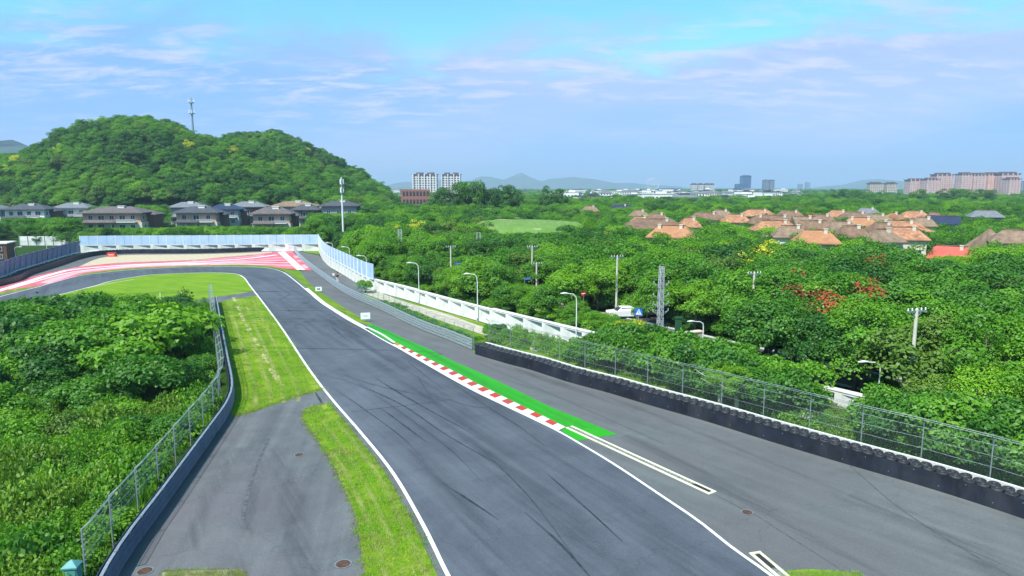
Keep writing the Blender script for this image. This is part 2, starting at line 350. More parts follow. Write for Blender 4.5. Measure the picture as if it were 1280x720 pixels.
m_signwhite = plain('sign_white', (0.80, 0.80, 0.80), 0.5, var=0.03)
m_signred = plain('sign_red', (0.60, 0.03, 0.03), 0.5, var=0.03)
m_dark = plain('near_black', (0.03, 0.03, 0.035), 0.8)  # plain near-black for grate, board marks and handle
m_glass = plain('window_glass', (0.045, 0.06, 0.09), 0.12, var=0.2, spec=0.6)
m_carw = plain('white_car_paint', (0.75, 0.76, 0.77), 0.25, var=0.02, spec=0.6)
m_card = plain('dark_car_paint', (0.03, 0.035, 0.05), 0.2, var=0.05, spec=0.6)
m_grn = plain('dark_green_paint', (0.02, 0.09, 0.04), 0.5)

# ------------------------------------------------------------------ ground
mb = MB(); mb.poly([(12500 * math.cos(a), 12500 * math.sin(a), 0) for a in np.linspace(0, 2 * math.pi, 64, endpoint=False)])
mb.build('ground', m_meadow, kind='structure')
Z1, Z2, Z3, Z4, Z5, Z6 = 0.006, 0.012, 0.018, 0.024, 0.030, 0.036

TL = px_line([(700, 1000), (640, 860), (595, 780), (560, 720), (528, 655), (490, 590), (450, 540), (413, 497), (385, 460), (352, 410), (330, 380), (313, 358), (304, 346.5), (292, 342.3), (266, 341), (230, 341.7), (189, 343.7), (158, 348), (137, 352), (120, 357), (85, 366), (40, 377), (0, 388), (-80, 410), (-220, 450)], 1.0)
TR = px_line([(1350, 1000), (1140, 860), (1040, 780), (964, 720), (915, 685), (872, 651), (823, 617.7), (768, 581), (722.5, 553.5), (695, 538), (660, 521), (622, 503), (592, 488.5), (560, 471), (527, 452), (502, 437.5), (477, 424), (455, 411), (435, 400), (415, 387.5), (400, 377.5), (385, 364.5), (370, 352), (359, 343.5), (351, 339), (340, 336), (325, 334.4), (295, 333.5), (257, 333.5), (215, 334.6), (169, 337), (131, 340.8), (99, 345), (75, 351), (47, 359), (24, 364.8), (0, 371), (-80, 392), (-220, 430)], 1.0)
TYRE = [(594, 443), (635, 455), (665, 463), (710, 477.5), (760, 491), (810, 506), (880, 526), (960, 551), (1060, 581), (1160, 610), (1280, 649), (1420, 700)]
GUARD = [(345, 301), (363.5, 310), (376, 324.4), (391, 337.6), (421, 360), (442, 372.6), (475, 387), (501, 400), (531, 414), (560, 425), (591, 438)]
FART = [(-220, 420), (-60, 380), (0, 357.5), (37.5, 344), (75, 332.3), (97.5, 324.7), (122, 319.5), (159, 317.2), (240, 316.7), (295, 315.3), (362, 312.7)]
tyre_l = px_line(TYRE, 0.62); guard_l = px_line(GUARD, 2.0)
fart_l = smooth_line([G(*p) for p in FART][2:], 1.0)
fart_l = smooth_line([(-86, 30), (-84, 75)] + [G(*p) for p in FART[2:]], 1.0)
# the run-off fills everything between the track's outer edge and the barriers
loop = [p for p in TR] + [Vector((-150, 92, 0)), Vector((-150, 130, 0))]
loop += [p for p in fart_l if p.y > 100] + [p for p in px_line(GUARD[1:], 2.0)] + [p for p in tyre_l] + [Vector((40, 12, 0)), Vector((18, 8, 0))]
sheet('runoff_pavement', loop, Z1, m_run)
sheet('race_track', TL + TR[::-1], Z2, m_track)
# left side: infield, verge, apron, access road
sheet('infield_grass', [p for p in TL if p.y > 88][:] + [Vector((-140, 60, 0)), G(0, 400), G(178, 384), G(269, 377), G(311, 367)], Z2 - 0.003, m_grass2)
sheet('access_road', [G(316, 364.5), G(290, 368.5), G(268, 371.5), G(235, 377), G(178, 380), G(100, 384), G(100, 389), G(178, 385), G(235, 382), G(268, 379), G(290, 374), G(322, 370)], Z3, m_apron)
LF = px_line([(82, 860), (147, 720), (210, 629), (272, 540), (284, 522), (291, 505), (292, 492), (290, 478), (286.5, 461), (279.5, 424), (275, 400), (271.5, 379)], 1.0)
tlv = [p for p in TL if 51.3 < p.y < 93.5 and p.x < 0 and p.x > -40]
sheet('verge_lawn', [G(272, 378.5), G(290, 373.8), G(322, 369.5)] + [p for p in tlv[::-1]] + [G(404, 487), G(380, 494), G(345, 505), G(318, 515), G(290, 522)] + [p for p in LF if p.y > 47.5], Z2 + 0.003, m_grass)
sheet('paddock_apron', [p for p in LF if p.y < 50] + [G(318, 513), G(345, 503), G(380, 492), G(404, 485)] + [p for p in TL[::-1] if p.y < 52 and p.x < 0 and p.y > 12] + [Vector((-9, 10, 0)), Vector((-14, 10, 0))], Z2 - 0.003, m_apron)
isl_l = px_line([(412, 504.5), (397, 507), (385, 511), (379, 517), (380, 526), (390, 541), (412, 572.5), (430, 610), (445, 647.5), (452, 690), (457, 725), (458, 800)], 0.6)
isl_r = [p for p in offset(TL, -0.42) if p.y < 48.7 and p.y > 22.5 and p.x < 0]
sheet('island_lawn', isl_l + isl_r, Z4, m_grass)
# verge on the outside of the corner
ver_r = px_line([(374, 338), (383, 350), (392.5, 359.4), (402, 366), (413, 373.5), (435, 387.5), (457, 401), (472, 409)], 1.0)
tr_v = [p for p in offset(TR, 0.55) if 80 < p.y < 141 and p.x > -52][::1]
tr_v = [p for p in tr_v if p.x < -17.5 and (p.x > -47 or p.y > 100)]
sheet('corner_verge', ver_r + tr_v, Z2 + 0.004, m_grass3)
# green painted run-off
gr_o = px_line([(462, 404.5), (480, 411.5), (515, 427.5), (540, 438), (560, 448.5), (597, 465), (645, 487.5), (685, 507.5), (722, 522.5), (772, 543.5)], 1.0)
gr_i = px_line([(741, 547.5), (716, 534), (705, 532.5), (647, 505), (597, 480), (560, 460), (492, 428.5), (458, 408.5)], 1.0)
sheet('green_painted_runoff', gr_o + gr_i, Z3, m_green)
sheet('green_painted_patch', [G(701, 538.5), G(722, 551.5), G(741, 547.5), G(716, 534.5), G(707, 534)], Z3 - 0.002, m_green)
sheet('green_wedge', [G(461, 412.5), G(480, 423.5), G(489, 428.2), G(492, 427.7), G(478, 420), G(464, 411.5)], Z4 - 0.002, m_green)
# painted far run-off and gravel
pk_o = px_line([(-80, 375), (0, 359.0), (37.5, 347), (65.6, 340), (84, 336), (101, 333.2), (131, 330.3), (159, 328.4), (240, 325.3), (276, 322), (310, 319.4), (332.5, 316.4), (364, 313.0)], 1.5)
pk_i = px_line([(390, 337.8), (374, 337.6), (351, 335), (332.5, 332.4), (295, 331.0), (269, 331.8), (240, 332.2), (169, 335), (131, 338.6), (101, 343), (88, 347.8), (47, 357.6), (19, 361.5), (-80, 385)], 1.5)
sheet('pink_painted_runoff', pk_o + pk_i, Z2 - 0.002, m_pink)
sheet('faded_paint_patch', px_line([(60, 354.5), (88, 345.5), (101, 341), (150, 335.5), (200, 332.5), (250, 331.0), (262, 329.5), (235, 328.5), (170, 331), (131, 335), (100, 339), (71, 346), (50, 353)], 1.5), Z2 + 0.001, m_pale)
sheet('outer_grass_strip', [p for p in offset(TR, 0.35) if p.x < -55 and p.y > 108] + pk_i[::-1][::1], Z2 - 0.004, m_grass3)
sheet('gravel_bed', px_line([(97.5, 333.9), (116, 325.6), (131, 321.5), (159, 318.8), (240, 317.9), (295, 316.6), (340, 314.6)], 1.5) + px_line([(340, 315.8), (310, 319.0), (276, 321.7), (240, 325.0), (159, 328.1), (131, 330.1), (101, 333.5)], 1.5), Z2 - 0.003, m_gravel)
def lineobj(name, pts, w, z, mat, step=1.0, sm=True):
    mb = MB(); ribbon(mb, px_line(pts, step, sm), w, z); return mb.build(name, mat, kind='structure')
ST = [([(-30, 372), (10, 360), (30.5, 353.6), (51, 347), (71, 341.3), (91, 337), (130, 333.4), (169, 330.8), (240, 327.6), (276, 325.6), (310, 323.0), (346, 318.6)], 1.1),
      ([(10, 361.5), (51, 350), (91, 340.0), (130, 335.6), (169, 332.6), (225, 329.8), (280, 327.3), (320, 324.6), (352, 321.8)], 0.5),
      ([(215, 331.2), (260, 329.0), (300, 327.4), (357, 325.2)], 0.7), ([(235, 331.4), (280, 329.2), (320, 328.6), (361, 328.4)], 0.7),
      ([(262, 331.0), (300, 330.2), (330, 331.0), (366, 331.8)], 0.6), ([(240, 325.9), (276, 323.8), (300, 321.9), (330, 319.2)], 0.4)]
mb = MB()
for i, (p, wd) in enumerate(ST): ribbon(mb, px_line(p, 1.5), wd, Z3 + 0.0015 * i)
mb.build('painted_stripe', m_stripe, kind='structure')
mb = MB(); ribbon(mb, px_line([(349, 315.0), (374, 337.4)], 2, False), 0.75, Z4 + 0.004); ribbon(mb, px_line([(353.5, 314.6), (379, 337.6)], 2, False), 0.75, Z4 + 0.004)
mb.build('painted_bar', m_stripe, kind='structure')
mb = MB()
for (a, b, c, d) in (((366, 320), (371, 319.6), (374, 322.3), (369, 322.8)), ((371, 325.6), (376, 325.2), (377.5, 326.4), (372, 327)), ((376, 331), (381, 330.7), (386, 335), (381, 336.2))):
    mb.quad(*[tuple(G(*q)[:2]) + (Z4,) for q in (a, b, c, d)])
mb.build('faded_paint_square', m_pale, kind='structure')
# white track limits
mb = MB(); ribbon(mb, [p for p in TL if p.y > 10], 0.19, Z5 + 0.004); mb.build('inner_white_line', m_white, kind='structure')
mb = MB(); ribbon(mb, [p for p in TR if p.y > 10], 0.17, Z5 + 0.004); mb.build('outer_white_line', m_white, kind='structure')
mb = MB(); ribbon(mb, [p for p in offset(TR, 0.3) if -33 < p.x < -16.5 and 75 < p.y < 115], 0.55, Z5 - 0.003); mb.build('white_kerb_strip', m_kwhite, kind='structure')
lineobj('green_edge_line', [(459, 409), (478, 418.5), (493, 428.5)], 0.26, Z5, m_white)
lineobj('infield_white_line', [(104, 361), (137, 354.5), (167, 349.5)], 0.18, Z5, m_cream)
lineobj('ridge_dirt_line', [(262, 330), (259, 330)], 0.1, Z5, m_cream)
# mown grass: bleached wheel track along the verge
mb = MB(); L = px_line([(292, 372), (301, 393), (313, 415), (327, 440), (343, 468), (357, 489)], 0.25); NN = normals2(L)
for i in range(len(L) - 1):
    k = 0.5 + 0.5 * math.sin(i * 0.21) + 0.4 * math.sin(i * 0.57 + 1)
    if k > 0.35:
        s = 0.16 * k + rng.uniform(0, 0.1); o = rng.uniform(-0.12, 0.12)
        p, q = L[i] + NN[i] * o, L[i + 1] + NN[i + 1] * o
        mb.quad(*[(v.x, v.y, Z4 + 0.002) for v in (p - NN[i] * s, p + NN[i] * s, q + NN[i + 1] * s, q - NN[i + 1] * s)])
mb.build('bleached_grass_track', plain('bleached_grass', (0.42, 0.40, 0.20), 0.95, var=0.4, scale=6), kind='structure')

# ------------------------------------------------------------------ kerb with its painted blocks
kerb = empty('red_and_white_kerb', (0, 0, 0), label='long kerb of red and white blocks between the track and the green painted strip', cat='kerb')
klow = px_line([(491, 431.5), (527, 451.6), (560, 470.2), (592, 488.3), (622, 503), (660, 520.8), (698, 539)], 0.9275)
khi = px_line([(496, 429.3), (530, 446.6), (560, 461), (597, 480.5), (647, 505.5), (680, 521.5), (707, 535.0)], 0.9275)
n = min(len(klow), len(khi)) - 1
for i in range(n):
    j0, j1 = i / n, (i + 1) / n
    def ip(L, t): x = t * (len(L) - 1); k = min(int(x), len(L) - 2); return L[k].lerp(L[k + 1], x - k)
    a, b, c, d = ip(klow, j0), ip(klow, j1), ip(khi, j1), ip(khi, j0)
    e = (b - a) * 0.012
    mb = MB(); hz = [(v, z) for v, z in ((a + e, .034), (b - e, .034), (c - e, .07), (d + e, .07))]
    mid = [((a + e).lerp(d + e, .18), .062), ((b - e).lerp(c - e, .18), .062)]
    mb.quad(*[(v.x, v.y, z) for v, z in (hz[0], hz[1], mid[1], mid[0])]); mb.quad(*[(v.x, v.y, z) for v, z in (mid[0], mid[1], hz[2], hz[3])])
    mb.quad(*[(v.x, v.y, z) for v, z in (hz[3], hz[2], (c - e, .02), (d + e, .02))])
    redb = i % 2 == 0
    mb.build('kerb_block', (m_orange if i in (0, n - 1) else m_red) if redb else m_kwhite, kerb)
    # the white inner third of red blocks
    if redb:
        mb = MB(); q0, q1 = (a + e).lerp(d + e, .0), (b - e).lerp(c - e, .0); r0, r1 = (a + e).lerp(d + e, .30), (b - e).lerp(c - e, .30)
        m0, m1 = mid[0][0], mid[1][0]
        mb.quad((q0.x, q0.y, .037), (q1.x, q1.y, .037), (m1.x, m1.y, .065), (m0.x, m0.y, .065)); mb.quad((m0.x, m0.y, .065), (m1.x, m1.y, .065), (r1.x, r1.y, .0665), (r0.x, r0.y, .0665))
        mb.build('white_edge', m_kwhite, kerb)
# ------------------------------------------------------------------ drains, manholes, skid marks
def drain(name, a, b, wid, label):
    e = empty(name, (0, 0, 0), label=label, cat='drain'); d = (b - a).normalized(); nn = Vector((d.y, -d.x, 0)); Lh = (b - a).length
    for s in (-1, 1):
        mb = MB(); mb.beam(a + nn * s * wid / 2 + Vector((0, 0, .035)), b + nn * s * wid / 2 + Vector((0, 0, .035)), 0.15, 0.04); mb.build('concrete_edge', m_cream, e)
    mb = MB(); mb.beam(b - d * .07 - nn * (wid / 2 - .076) + Vector((0, 0, .035)), b - d * .07 + nn * (wid / 2 - .076) + Vector((0, 0, .035)), 0.14, 0.038); mb.build('end_piece', m_cream, e)
    mb = MB(); mb.beam(a + Vector((0, 0, .02)), b - d * 0.15 + Vector((0, 0, .02)), wid - 0.16, 0.02); mb.build('channel', plain('drain_channel_' + name, (0.22, 0.20, 0.16), .9, var=.4, scale=2), e)
    k = int(Lh / 0.25); mb = MB()
    for i in range(k):
        c = a + d * (0.15 + i * 0.25); mb.beam(c - nn * (wid / 2 - .08) + Vector((0, 0, .036)), c + nn * (wid / 2 - .08) + Vector((0, 0, .036)), 0.09, 0.012)
    mb.build('grating', m_galvd, e, kind='stuff')
    mb = MB(); mb.beam(b - d * 1.3 + Vector((0, 0, .047)), b - d * 0.2 + Vector((0, 0, .047)), wid - .18, 0.008); mb.build('dark_grate', m_dark, e)
drain('drain_channel', G(711, 534), G(891, 617), 0.44, 'long cream edged drain channel running out from the end of the kerb')
drain('drain_channel', G(1060, 790), G(943, 691), 0.42, 'short cream edged drain channel beside the white line at the bottom of the photo')
for px, py, r, lab in ((374, 568.5, .30, 'small round iron cover on the apron, the farther one near the grass island'), (429, 705, .36, 'round iron cover on the apron beside the tip of the grass island, nearest the camera'),
                       (934, 640.5, .30, 'reddish iron cover on the outer asphalt beyond the end of the long drain'), (181, 714, .34, 'rusty iron cover at the foot of the left guard rail')):
    e = empty('manhole_cover', G(px, py, Z4), label=lab, cat='manhole cover')
    mb = MB(); mb.lathe([(r, 0), (r, .014), (r * .88, .014), (r * .88, 0.0)], 20); mb.build('rim', m_galvd, e)
    mb = MB(); mb.lathe([(r * .86, .0), (r * .86, .010), (0.001, .012)], 20)
    for i in range(-2, 3): mb.box((0, i * r * .3, .014), (r * 1.2 * math.cos(i * .45), .03, .008))
    mb.build('lid', m_iron, e)
m_skid = paint('tyre_mark_rubber', (0.016, 0.019, 0.028), (0.06, 0.07, 0.09), wear=0.8, scale=2.0, edge=0.42)
m_seam = plain('asphalt_seam', (0.095, 0.102, 0.112), .9, var=.3, scale=3)
SK = [([(398, 467), (440, 479), (500, 505), (560, 545), (640, 590)], .10), ([(421, 466), (470, 482), (530, 495), (570, 506)], .09), ([(414, 407), (425, 418), (440, 428)], .14),
      ([(424, 405), (438, 414), (450, 423)], .08), ([(412, 482), (450, 508), (500, 545), (530, 575)], .07), ([(655, 640), (700, 680), (745, 730)], .12), ([(640, 505), (600, 510), (560, 500), (520, 490)], .05),
      ([(438, 515.5), (480, 510), (520, 505.5), (566, 499)], .07), ([(377, 405), (385, 412), (391, 416)], .10), ([(600, 600), (560, 560), (500, 515), (470, 495)], .05), ([(720, 700), (660, 620), (600, 560)], .06),
      ([(394, 490), (398, 497), (403, 505)], .16)]
mb = MB()
for i, (p, wd) in enumerate(SK): ribbon(mb, px_line(p, .7), lambda t, wd=wd: wd * (0.35 + 0.9 * math.sin(math.pi * min(1, max(0, t)))), Z3 + 0.0008 * i)
g9 = np.random.default_rng(77)
CL = [TL[min(len(TL) - 1, int(i / (len(TR) - 1) * (len(TL) - 1)))] for i in range(len(TR))]
def mid_track(k, off):      # a line that drifts across the track
    pts = []
    for j in range(len(k)):
        a = min(TR, key=lambda p: (p - k[j]).length); b = min(TL, key=lambda p: (p - a).length); pts.append(a.lerp(b, off[j]))
    return smooth_line(pts, .8)
for i in range(16):
    s0 = g9.uniform(28, 92); ln_ = g9.uniform(5, 20); ctr = [p for p in TR if p.x < 20 and s0 < p.y < s0 + ln_]
    if len(ctr) < 4: continue
    f0 = g9.uniform(.12, .85); f1 = min(.95, max(.05, f0 + g9.normal(0, .12))); k = ctr[::max(1, len(ctr) // 4)]
    ribbon(mb, mid_track(k, np.linspace(f0, f1, len(k))), lambda t, wd=g9.uniform(.05, .13): wd * (.3 + .9 * math.sin(math.pi * min(1, max(0, t)))), Z3 + .001 * (12 + i) * .5)
mb.build('tyre_mark', m_skid, kind='structure')
m_film, tf, bf, of = newmat('rubber_film'); bf.inputs['Base Color'].default_value = (.028, .032, .045, 1); bf.inputs['Roughness'].default_value = .6
gf_ = N(tf, 'ShaderNodeTexCoord'); mpf = N(tf, 'ShaderNodeMapping'); mpf.vector_type = 'TEXTURE'; mpf.inputs['Rotation'].default_value = (0, 0, R(31)); mpf.inputs['Scale'].default_value = (1 / 1.6, 1 / .05, 1); tf.links.new(gf_.outputs['Object'], mpf.inputs[0])
nf = N(tf, 'ShaderNodeTexNoise', Scale=1.0, Detail=7.0, Roughness=.65); tf.links.new(mpf.outputs[0], nf.inputs['Vector']); uvf = N(tf, 'ShaderNodeUVMap'); sf = N(tf, 'ShaderNodeSeparateXYZ'); tf.links.new(uvf.outputs[0], sf.inputs[0])
edgef = MATH(tf, 'MULTIPLY', MATH(tf, 'MULTIPLY', sf.outputs[0], MATH(tf, 'SUBTRACT', 1.0, sf.outputs[0])), 4.0)
rf_ = ramp(tf, [(.42, (0, 0, 0)), (.68, (1, 1, 1))]); tf.links.new(nf.outputs[0], rf_.inputs[0]); af = MATH(tf, 'MULTIPLY', MATH(tf, 'MULTIPLY', rf_.outputs[0], edgef), .24)
trf = N(tf, 'ShaderNodeBsdfTransparent'); mxf = N(tf, 'ShaderNodeMixShader'); tf.links.new(af, mxf.inputs[0]); tf.links.new(trf.outputs[0], mxf.inputs[1]); tf.links.new(bf.outputs[0], mxf.inputs[2]); tf.links.new(mxf.outputs[0], of.inputs[0])
def film(name, Ls, mat_=None):
    mat_ = mat_ or m_film
    mbf = MB(); 
    for L, wd, z in Ls: ribbon(mbf, L, wd, z)
    me = mbf.mesh(name); uvl = me.uv_layers.new()
    for i in range(len(me.polygons)):
        for k, u in enumerate(((0, 0), (1, 0), (1, 1), (0, 1))): uvl.data[i * 4 + k].uv = u
    link(name, me, mat_, None, kind='structure')
film('rubbered_racing_line', [(px_line([(830, 800), (760, 720), (690, 640), (620, 570), (545, 500), (470, 440), (410, 395), (370, 365), (330, 347), (270, 338.5), (200, 339), (120, 346), (40, 368)], 1.5), 3.2, Z4 - .004), (px_line([(930, 800), (850, 700), (760, 610), (660, 540), (570, 480), (490, 430), (430, 398)], 1.5), 2.0, Z4 - .003), (px_line([(520, 560), (580, 640), (640, 740), (690, 840)], 1.5), 1.6, Z4 - .003)])
film('green_paint_scuffs', [(offset(px_line([(462, 407), (492, 421), (530, 440), (570, 459), (620, 484), (670, 508), (730, 536)], 1.0), 0), 1.6, Z3 + .004)])
m_dry = m_film.copy(); m_dry.name = 'dry_grass_film'; td = m_dry.node_tree; bd_ = [n for n in td.nodes if n.type == 'BSDF_PRINCIPLED'][0]; bd_.inputs['Base Color'].default_value = (.34, .37, .10, 1); bd_.inputs['Roughness'].default_value = .95
[n for n in td.nodes if n.type == 'VALTORGB'][0].color_ramp.elements[0].position = .34
for n_ in td.nodes:
    if n_.type == 'MATH' and n_.operation == 'MULTIPLY' and abs(n_.inputs[1].default_value - .24) < .001: n_.inputs[1].default_value = .85
lfv = [p for p in LF if p.y > 48]
DS = [(offset(lfv, o_), w_, Z4 + .004 + .001 * i) for i, (o_, w_) in enumerate(((1.6, .5), (2.7, .35), (3.6, .5), (4.7, .4)))]
isr = [p for p in TL if 24 < p.y < 47 and p.x < 0]
DS += [(offset(isr, -.85), .45, Z4 + .009), (offset(isr, -1.7), .35, Z4 + .010), (offset([p for p in isr if 27 < p.y < 41], -2.4), .4, Z4 + .011)]
film('mown_stripe', DS, m_dry)
film('apron_stain', [(px_line([(335, 548), (320, 590), (310, 640), (300, 700), (290, 780)], 1.0), .9, Z3), (px_line([(345, 560), (360, 610), (372, 660), (380, 730)], 1.0), 1.6, Z3 + .001), (px_line([(300, 560), (262, 620), (235, 690)], 1.0), 1.0, Z3 + .002),
     (px_line([(1290, 740), (1200, 680), (1120, 640), (1060, 620)], 1.0), 1.8, Z3), (px_line([(620, 455), (700, 480), (820, 520), (960, 580), (1100, 640), (1240, 710)], 1.0), 1.3, Z3 + .001), (px_line([(780, 545), (870, 590), (960, 640), (1060, 700), (1160, 780)], 1.0), 1.5, Z3 + .002)])
mb = MB()
for i, (p, wd) in enumerate([([(940, 641), (985, 670), (1040, 705), (1100, 745), (1200, 820)], .05), ([(895, 619), (915, 630), (940, 642)], .08), ([(1060, 560 + 20), (1120, 632), (1190, 678), (1290, 735)], .06),
                              ([(336, 548), (322, 580), (312, 610), (303, 650)], .16), ([(600, 455), (660, 480), (740, 515), (830, 555)], .04)]): ribbon(mb, px_line(p, 1.0), wd, Z3 + .001 * i)
mb.build('asphalt_seam', m_seam, kind='structure')

# ------------------------------------------------------------------ tyre walls
def pwall(mb, L, h0, h1, thick=None):      # vertical face along a line
    for i in range(len(L) - 1):
        a, b = L[i], L[i + 1]; mb.quad((a.x, a.y, h0), (b.x, b.y, h0), (b.x, b.y, h1), (a.x, a.y, h1))
def solid_wall(mb, L, t0, t1, z0, z1):     # closed wall between two offsets of a line
    A, B = offset(L, t0), offset(L, t1); n = len(L)
    for i in range(n - 1):
        a, b, c, d = A[i], A[i + 1], B[i + 1], B[i]
        mb.quad((a.x, a.y, z0), (a.x, a.y, z1), (b.x, b.y, z1), (b.x, b.y, z0)); mb.quad((d.x, d.y, z0), (c.x, c.y, z0), (c.x, c.y, z1), (d.x, d.y, z1))
        mb.quad((a.x, a.y, z1), (d.x, d.y, z1), (c.x, c.y, z1), (b.x, b.y, z1))
    for i in (0, n - 1): mb.quad((A[i].x, A[i].y, z0), (B[i].x, B[i].y, z0), (B[i].x, B[i].y, z1), (A[i].x, A[i].y, z1))
tw = empty('tyre_wall', (0, 0, 0), label='long black tyre wall along the outer edge of the run-off on the right', cat='tyre wall')
mb = MB(); solid_wall(mb, tyre_l, 0.0, -0.03, 0.02, .97); mb.build('rubber_belt', m_belt, tw)
mb = MB(); solid_wall(mb, [p + Vector((0, 0, 0)) for p in tyre_l], 0.0, 0.0, .02, .03)
def tyre_mesh(R0=.31, r=.105, seg=14):
    mb = MB(); mb.lathe([(R0 - 2 * r * .95, 0.0), (R0 - 2 * r, .06), (R0 - 2 * r * .95, .15), (R0 - r * 1.2, .20), (R0 - r * .5, .20), (R0, .15), (R0, .05), (R0 - r * .5, .0)], seg); return mb.mesh('tyre', True)
tym = tyre_mesh(); tym.materials.append(m_rubber)
low = MB()
for row in range(2):
    LL = offset(tyre_l, -0.35 - row * 0.54)
    for i in range(len(LL) - 1):
        p = LL[i] if row % 2 == 0 else LL[i].lerp(LL[i + 1], .5)
        z = 1.0 + rng.uniform(-.02, .025); s = rng.uniform(.95, 1.03)
        o = link('tyre', tym, None, tw, (p.x + rng.uniform(-.02, .02), p.y + rng.uniform(-.02, .02), z - .19)); o.rotation_euler = (rng.uniform(-.06, .06), rng.uniform(-.06, .06), rng.uniform(0, 6)); o.scale = (s, s, 1)
        if row == 0 or i < 2:
            for k in range(4): low.lathe([(.26, .0), (.31, .05), (.31, .15), (.26, .2)], 8, (p.x, p.y, .02 + k * .2))
low.build('stacked_tyres', m_rubber, tw, kind='stuff')
mb = MB(); E0 = normals2(tyre_l)[0] * -1; a = tyre_l[0]
mb.beam(a + E0 * .0 + Vector((0, 0, .52)) , a + E0 * 1.2 + Vector((0, 0, .52)), .03, .98); mb.build('end_belt', m_belt, tw)
bolts = MB(); Lb = offset(tyre_l, 0.012)
for i in range(0, len(Lb) - 1):
    for z in (.28, .78):
        if (i + 2 * int(z > .5)) % 4 == 0: bolts.box((Lb[i].x, Lb[i].y, z + rng.uniform(-.03, .03)), (.035, .035, .035))
bolts.build('bolt_heads', m_galvd, tw, kind='stuff')
cw = empty('concrete_barrier', (0, 0, 0), label='low concrete barrier with white top edge behind the long tyre wall', cat='barrier')
LB = offset(tyre_l, -1.26)
mb = MB(); solid_wall(mb, LB, 0.0, -0.12, 0.0, .99); mb.build('barrier_body', m_conc2, cw)
mb = MB(); solid_wall(mb, LB, 0.01, -0.13, .993, 1.035); mb.build('white_coping', m_postw, cw)

ft = empty('tyre_wall', (0, 0, 0), label='far black tyre wall curving round the outside of the bend in front of the panelled walls', cat='tyre wall')
mb = MB(); solid_wall(mb, fart_l, 0.0, 0.05, 0.0, .98); mb.build('rubber_belt', m_belt, ft)
mb = MB()
for row in range(2):
    LL = offset(smooth_line(fart_l, .62, False), -.36 - .55 * row)
    for p in LL: mb.lathe([(.12, .0), (.2, .2), (.30, .16), (.30, 0)], 8, (p.x, p.y, .82 + rng.uniform(-.03, .04)))
mb.build('tyres', m_rubber, ft, kind='stuff')
mb = MB(); solid_wall(mb, fart_l, -.05, -1.2, 0.0, .8); mb.build('stacked_tyres', m_rubber, ft, kind='stuff')

# ------------------------------------------------------------------ guard rails
WB = [(0, -.155), (.045, -.12), (.075, -.085), (.03, -.04), (.0, .0), (.03, .04), (.075, .085), (.045, .12), (0, .155)]
def wrail(mb, L, z, side=1, prof=WB):
    NN = normals2(L)
    for i in range(len(L) - 1):
        for k in range(len(prof) - 1):
            p = [(L[i] + NN[i] * prof[k][0] * side, prof[k][1]), (L[i + 1] + NN[i + 1] * prof[k][0] * side, prof[k][1]), (L[i + 1] + NN[i + 1] * prof[k + 1][0] * side, prof[k + 1][1]), (L[i] + NN[i] * prof[k + 1][0] * side, prof[k + 1][1])]
            mb.quad(*[(v.x, v.y, z + dz) for v, dz in p])
gr = empty('guard_rail', (0, 0, 0), label='galvanised guard rail of four stacked beams curving along the outer lane beside the bend', cat='guard rail')
for k in range(4):
    mb = MB(); wrail(mb, guard_l, .17 + .29 * k, 1, [(a * 1.2, b * .72) for a, b in WB]); mb.build('rail', m_galv, gr)
pm = MB(); pm.box((0, 0, .58), (.08, .12, 1.16)); pm = pm.mesh('rail_post'); pm.materials.append(m_galvd)
for p, q in zip(offset(guard_l, -.12), normals2(guard_l)): link('rail_post', pm, None, gr, (p.x, p.y, 0), math.atan2(q.y, q.x))
gr2 = empty('guard_rail', (0, 0, 0), label='shaded dark blue guard rail at the foot of the wire fence along the left apron', cat='guard rail')
lf2 = smooth_line(LF, 1.5, False)
for k in range(3):
    mb = MB(); wrail(mb, lf2, .18 + .31 * k, 1); mb.build('rail', m_bluerail, gr2)
mb = MB(); solid_wall(mb, lf2, .0, -.13, 1.0, 1.035); mb.build('top_highlight', m_galv, gr2)  # thin pale strip added for the bright highlight along the top edge
mb = MB(); solid_wall(mb, lf2, -.26, -.29, .1, .95); mb.build('back_plate', m_bluerail, gr2)
for p, q in zip(offset(lf2, -.14), normals2(lf2)): link('rail_post', pm, None, gr2, (p.x, p.y, -.23), math.atan2(q.y, q.x))
# thin cable rail behind the lane
# ------------------------------------------------------------------ wire fences with cranked posts
def mesh_mat(name, dens, col):
    m, t, b, o = newmat(name); b.inputs['Base Color'].default_value = (*col, 1); b.inputs['Metallic'].default_value = .4; b.inputs['Roughness'].default_value = .5
    uv = N(t, 'ShaderNodeUVMap'); s = N(t, 'ShaderNodeSeparateXYZ'); t.links.new(uv.outputs[0], s.inputs[0])
    u = MATH(t, 'ADD', s.outputs[0], s.outputs[1]); v = MATH(t, 'SUBTRACT', s.outputs[0], s.outputs[1]); r = []
    for q in (u, v):
        fr = MATH(t, 'FRACT', MATH(t, 'MULTIPLY', q, 14.0)); r.append(MATH(t, 'LESS_THAN', MATH(t, 'ABSOLUTE', MATH(t, 'SUBTRACT', fr, .5)), dens))
    a = MATH(t, 'MAXIMUM', r[0], r[1]); tr = N(t, 'ShaderNodeBsdfTransparent'); mx = N(t, 'ShaderNodeMixShader')
    t.links.new(a, mx.inputs[0]); t.links.new(tr.outputs[0], mx.inputs[1]); t.links.new(b.outputs[0], mx.inputs[2]); t.links.new(mx.outputs[0], o.inputs[0]); return m
m_net = mesh_mat('chain_link_wire', .022, (.30, .37, .36)); m_netl = mesh_mat('fine_chain_link_wire', .055, (.24, .36, .30)); m_netg = mesh_mat('green_chain_link_wire', .035, (.08, .30, .22))
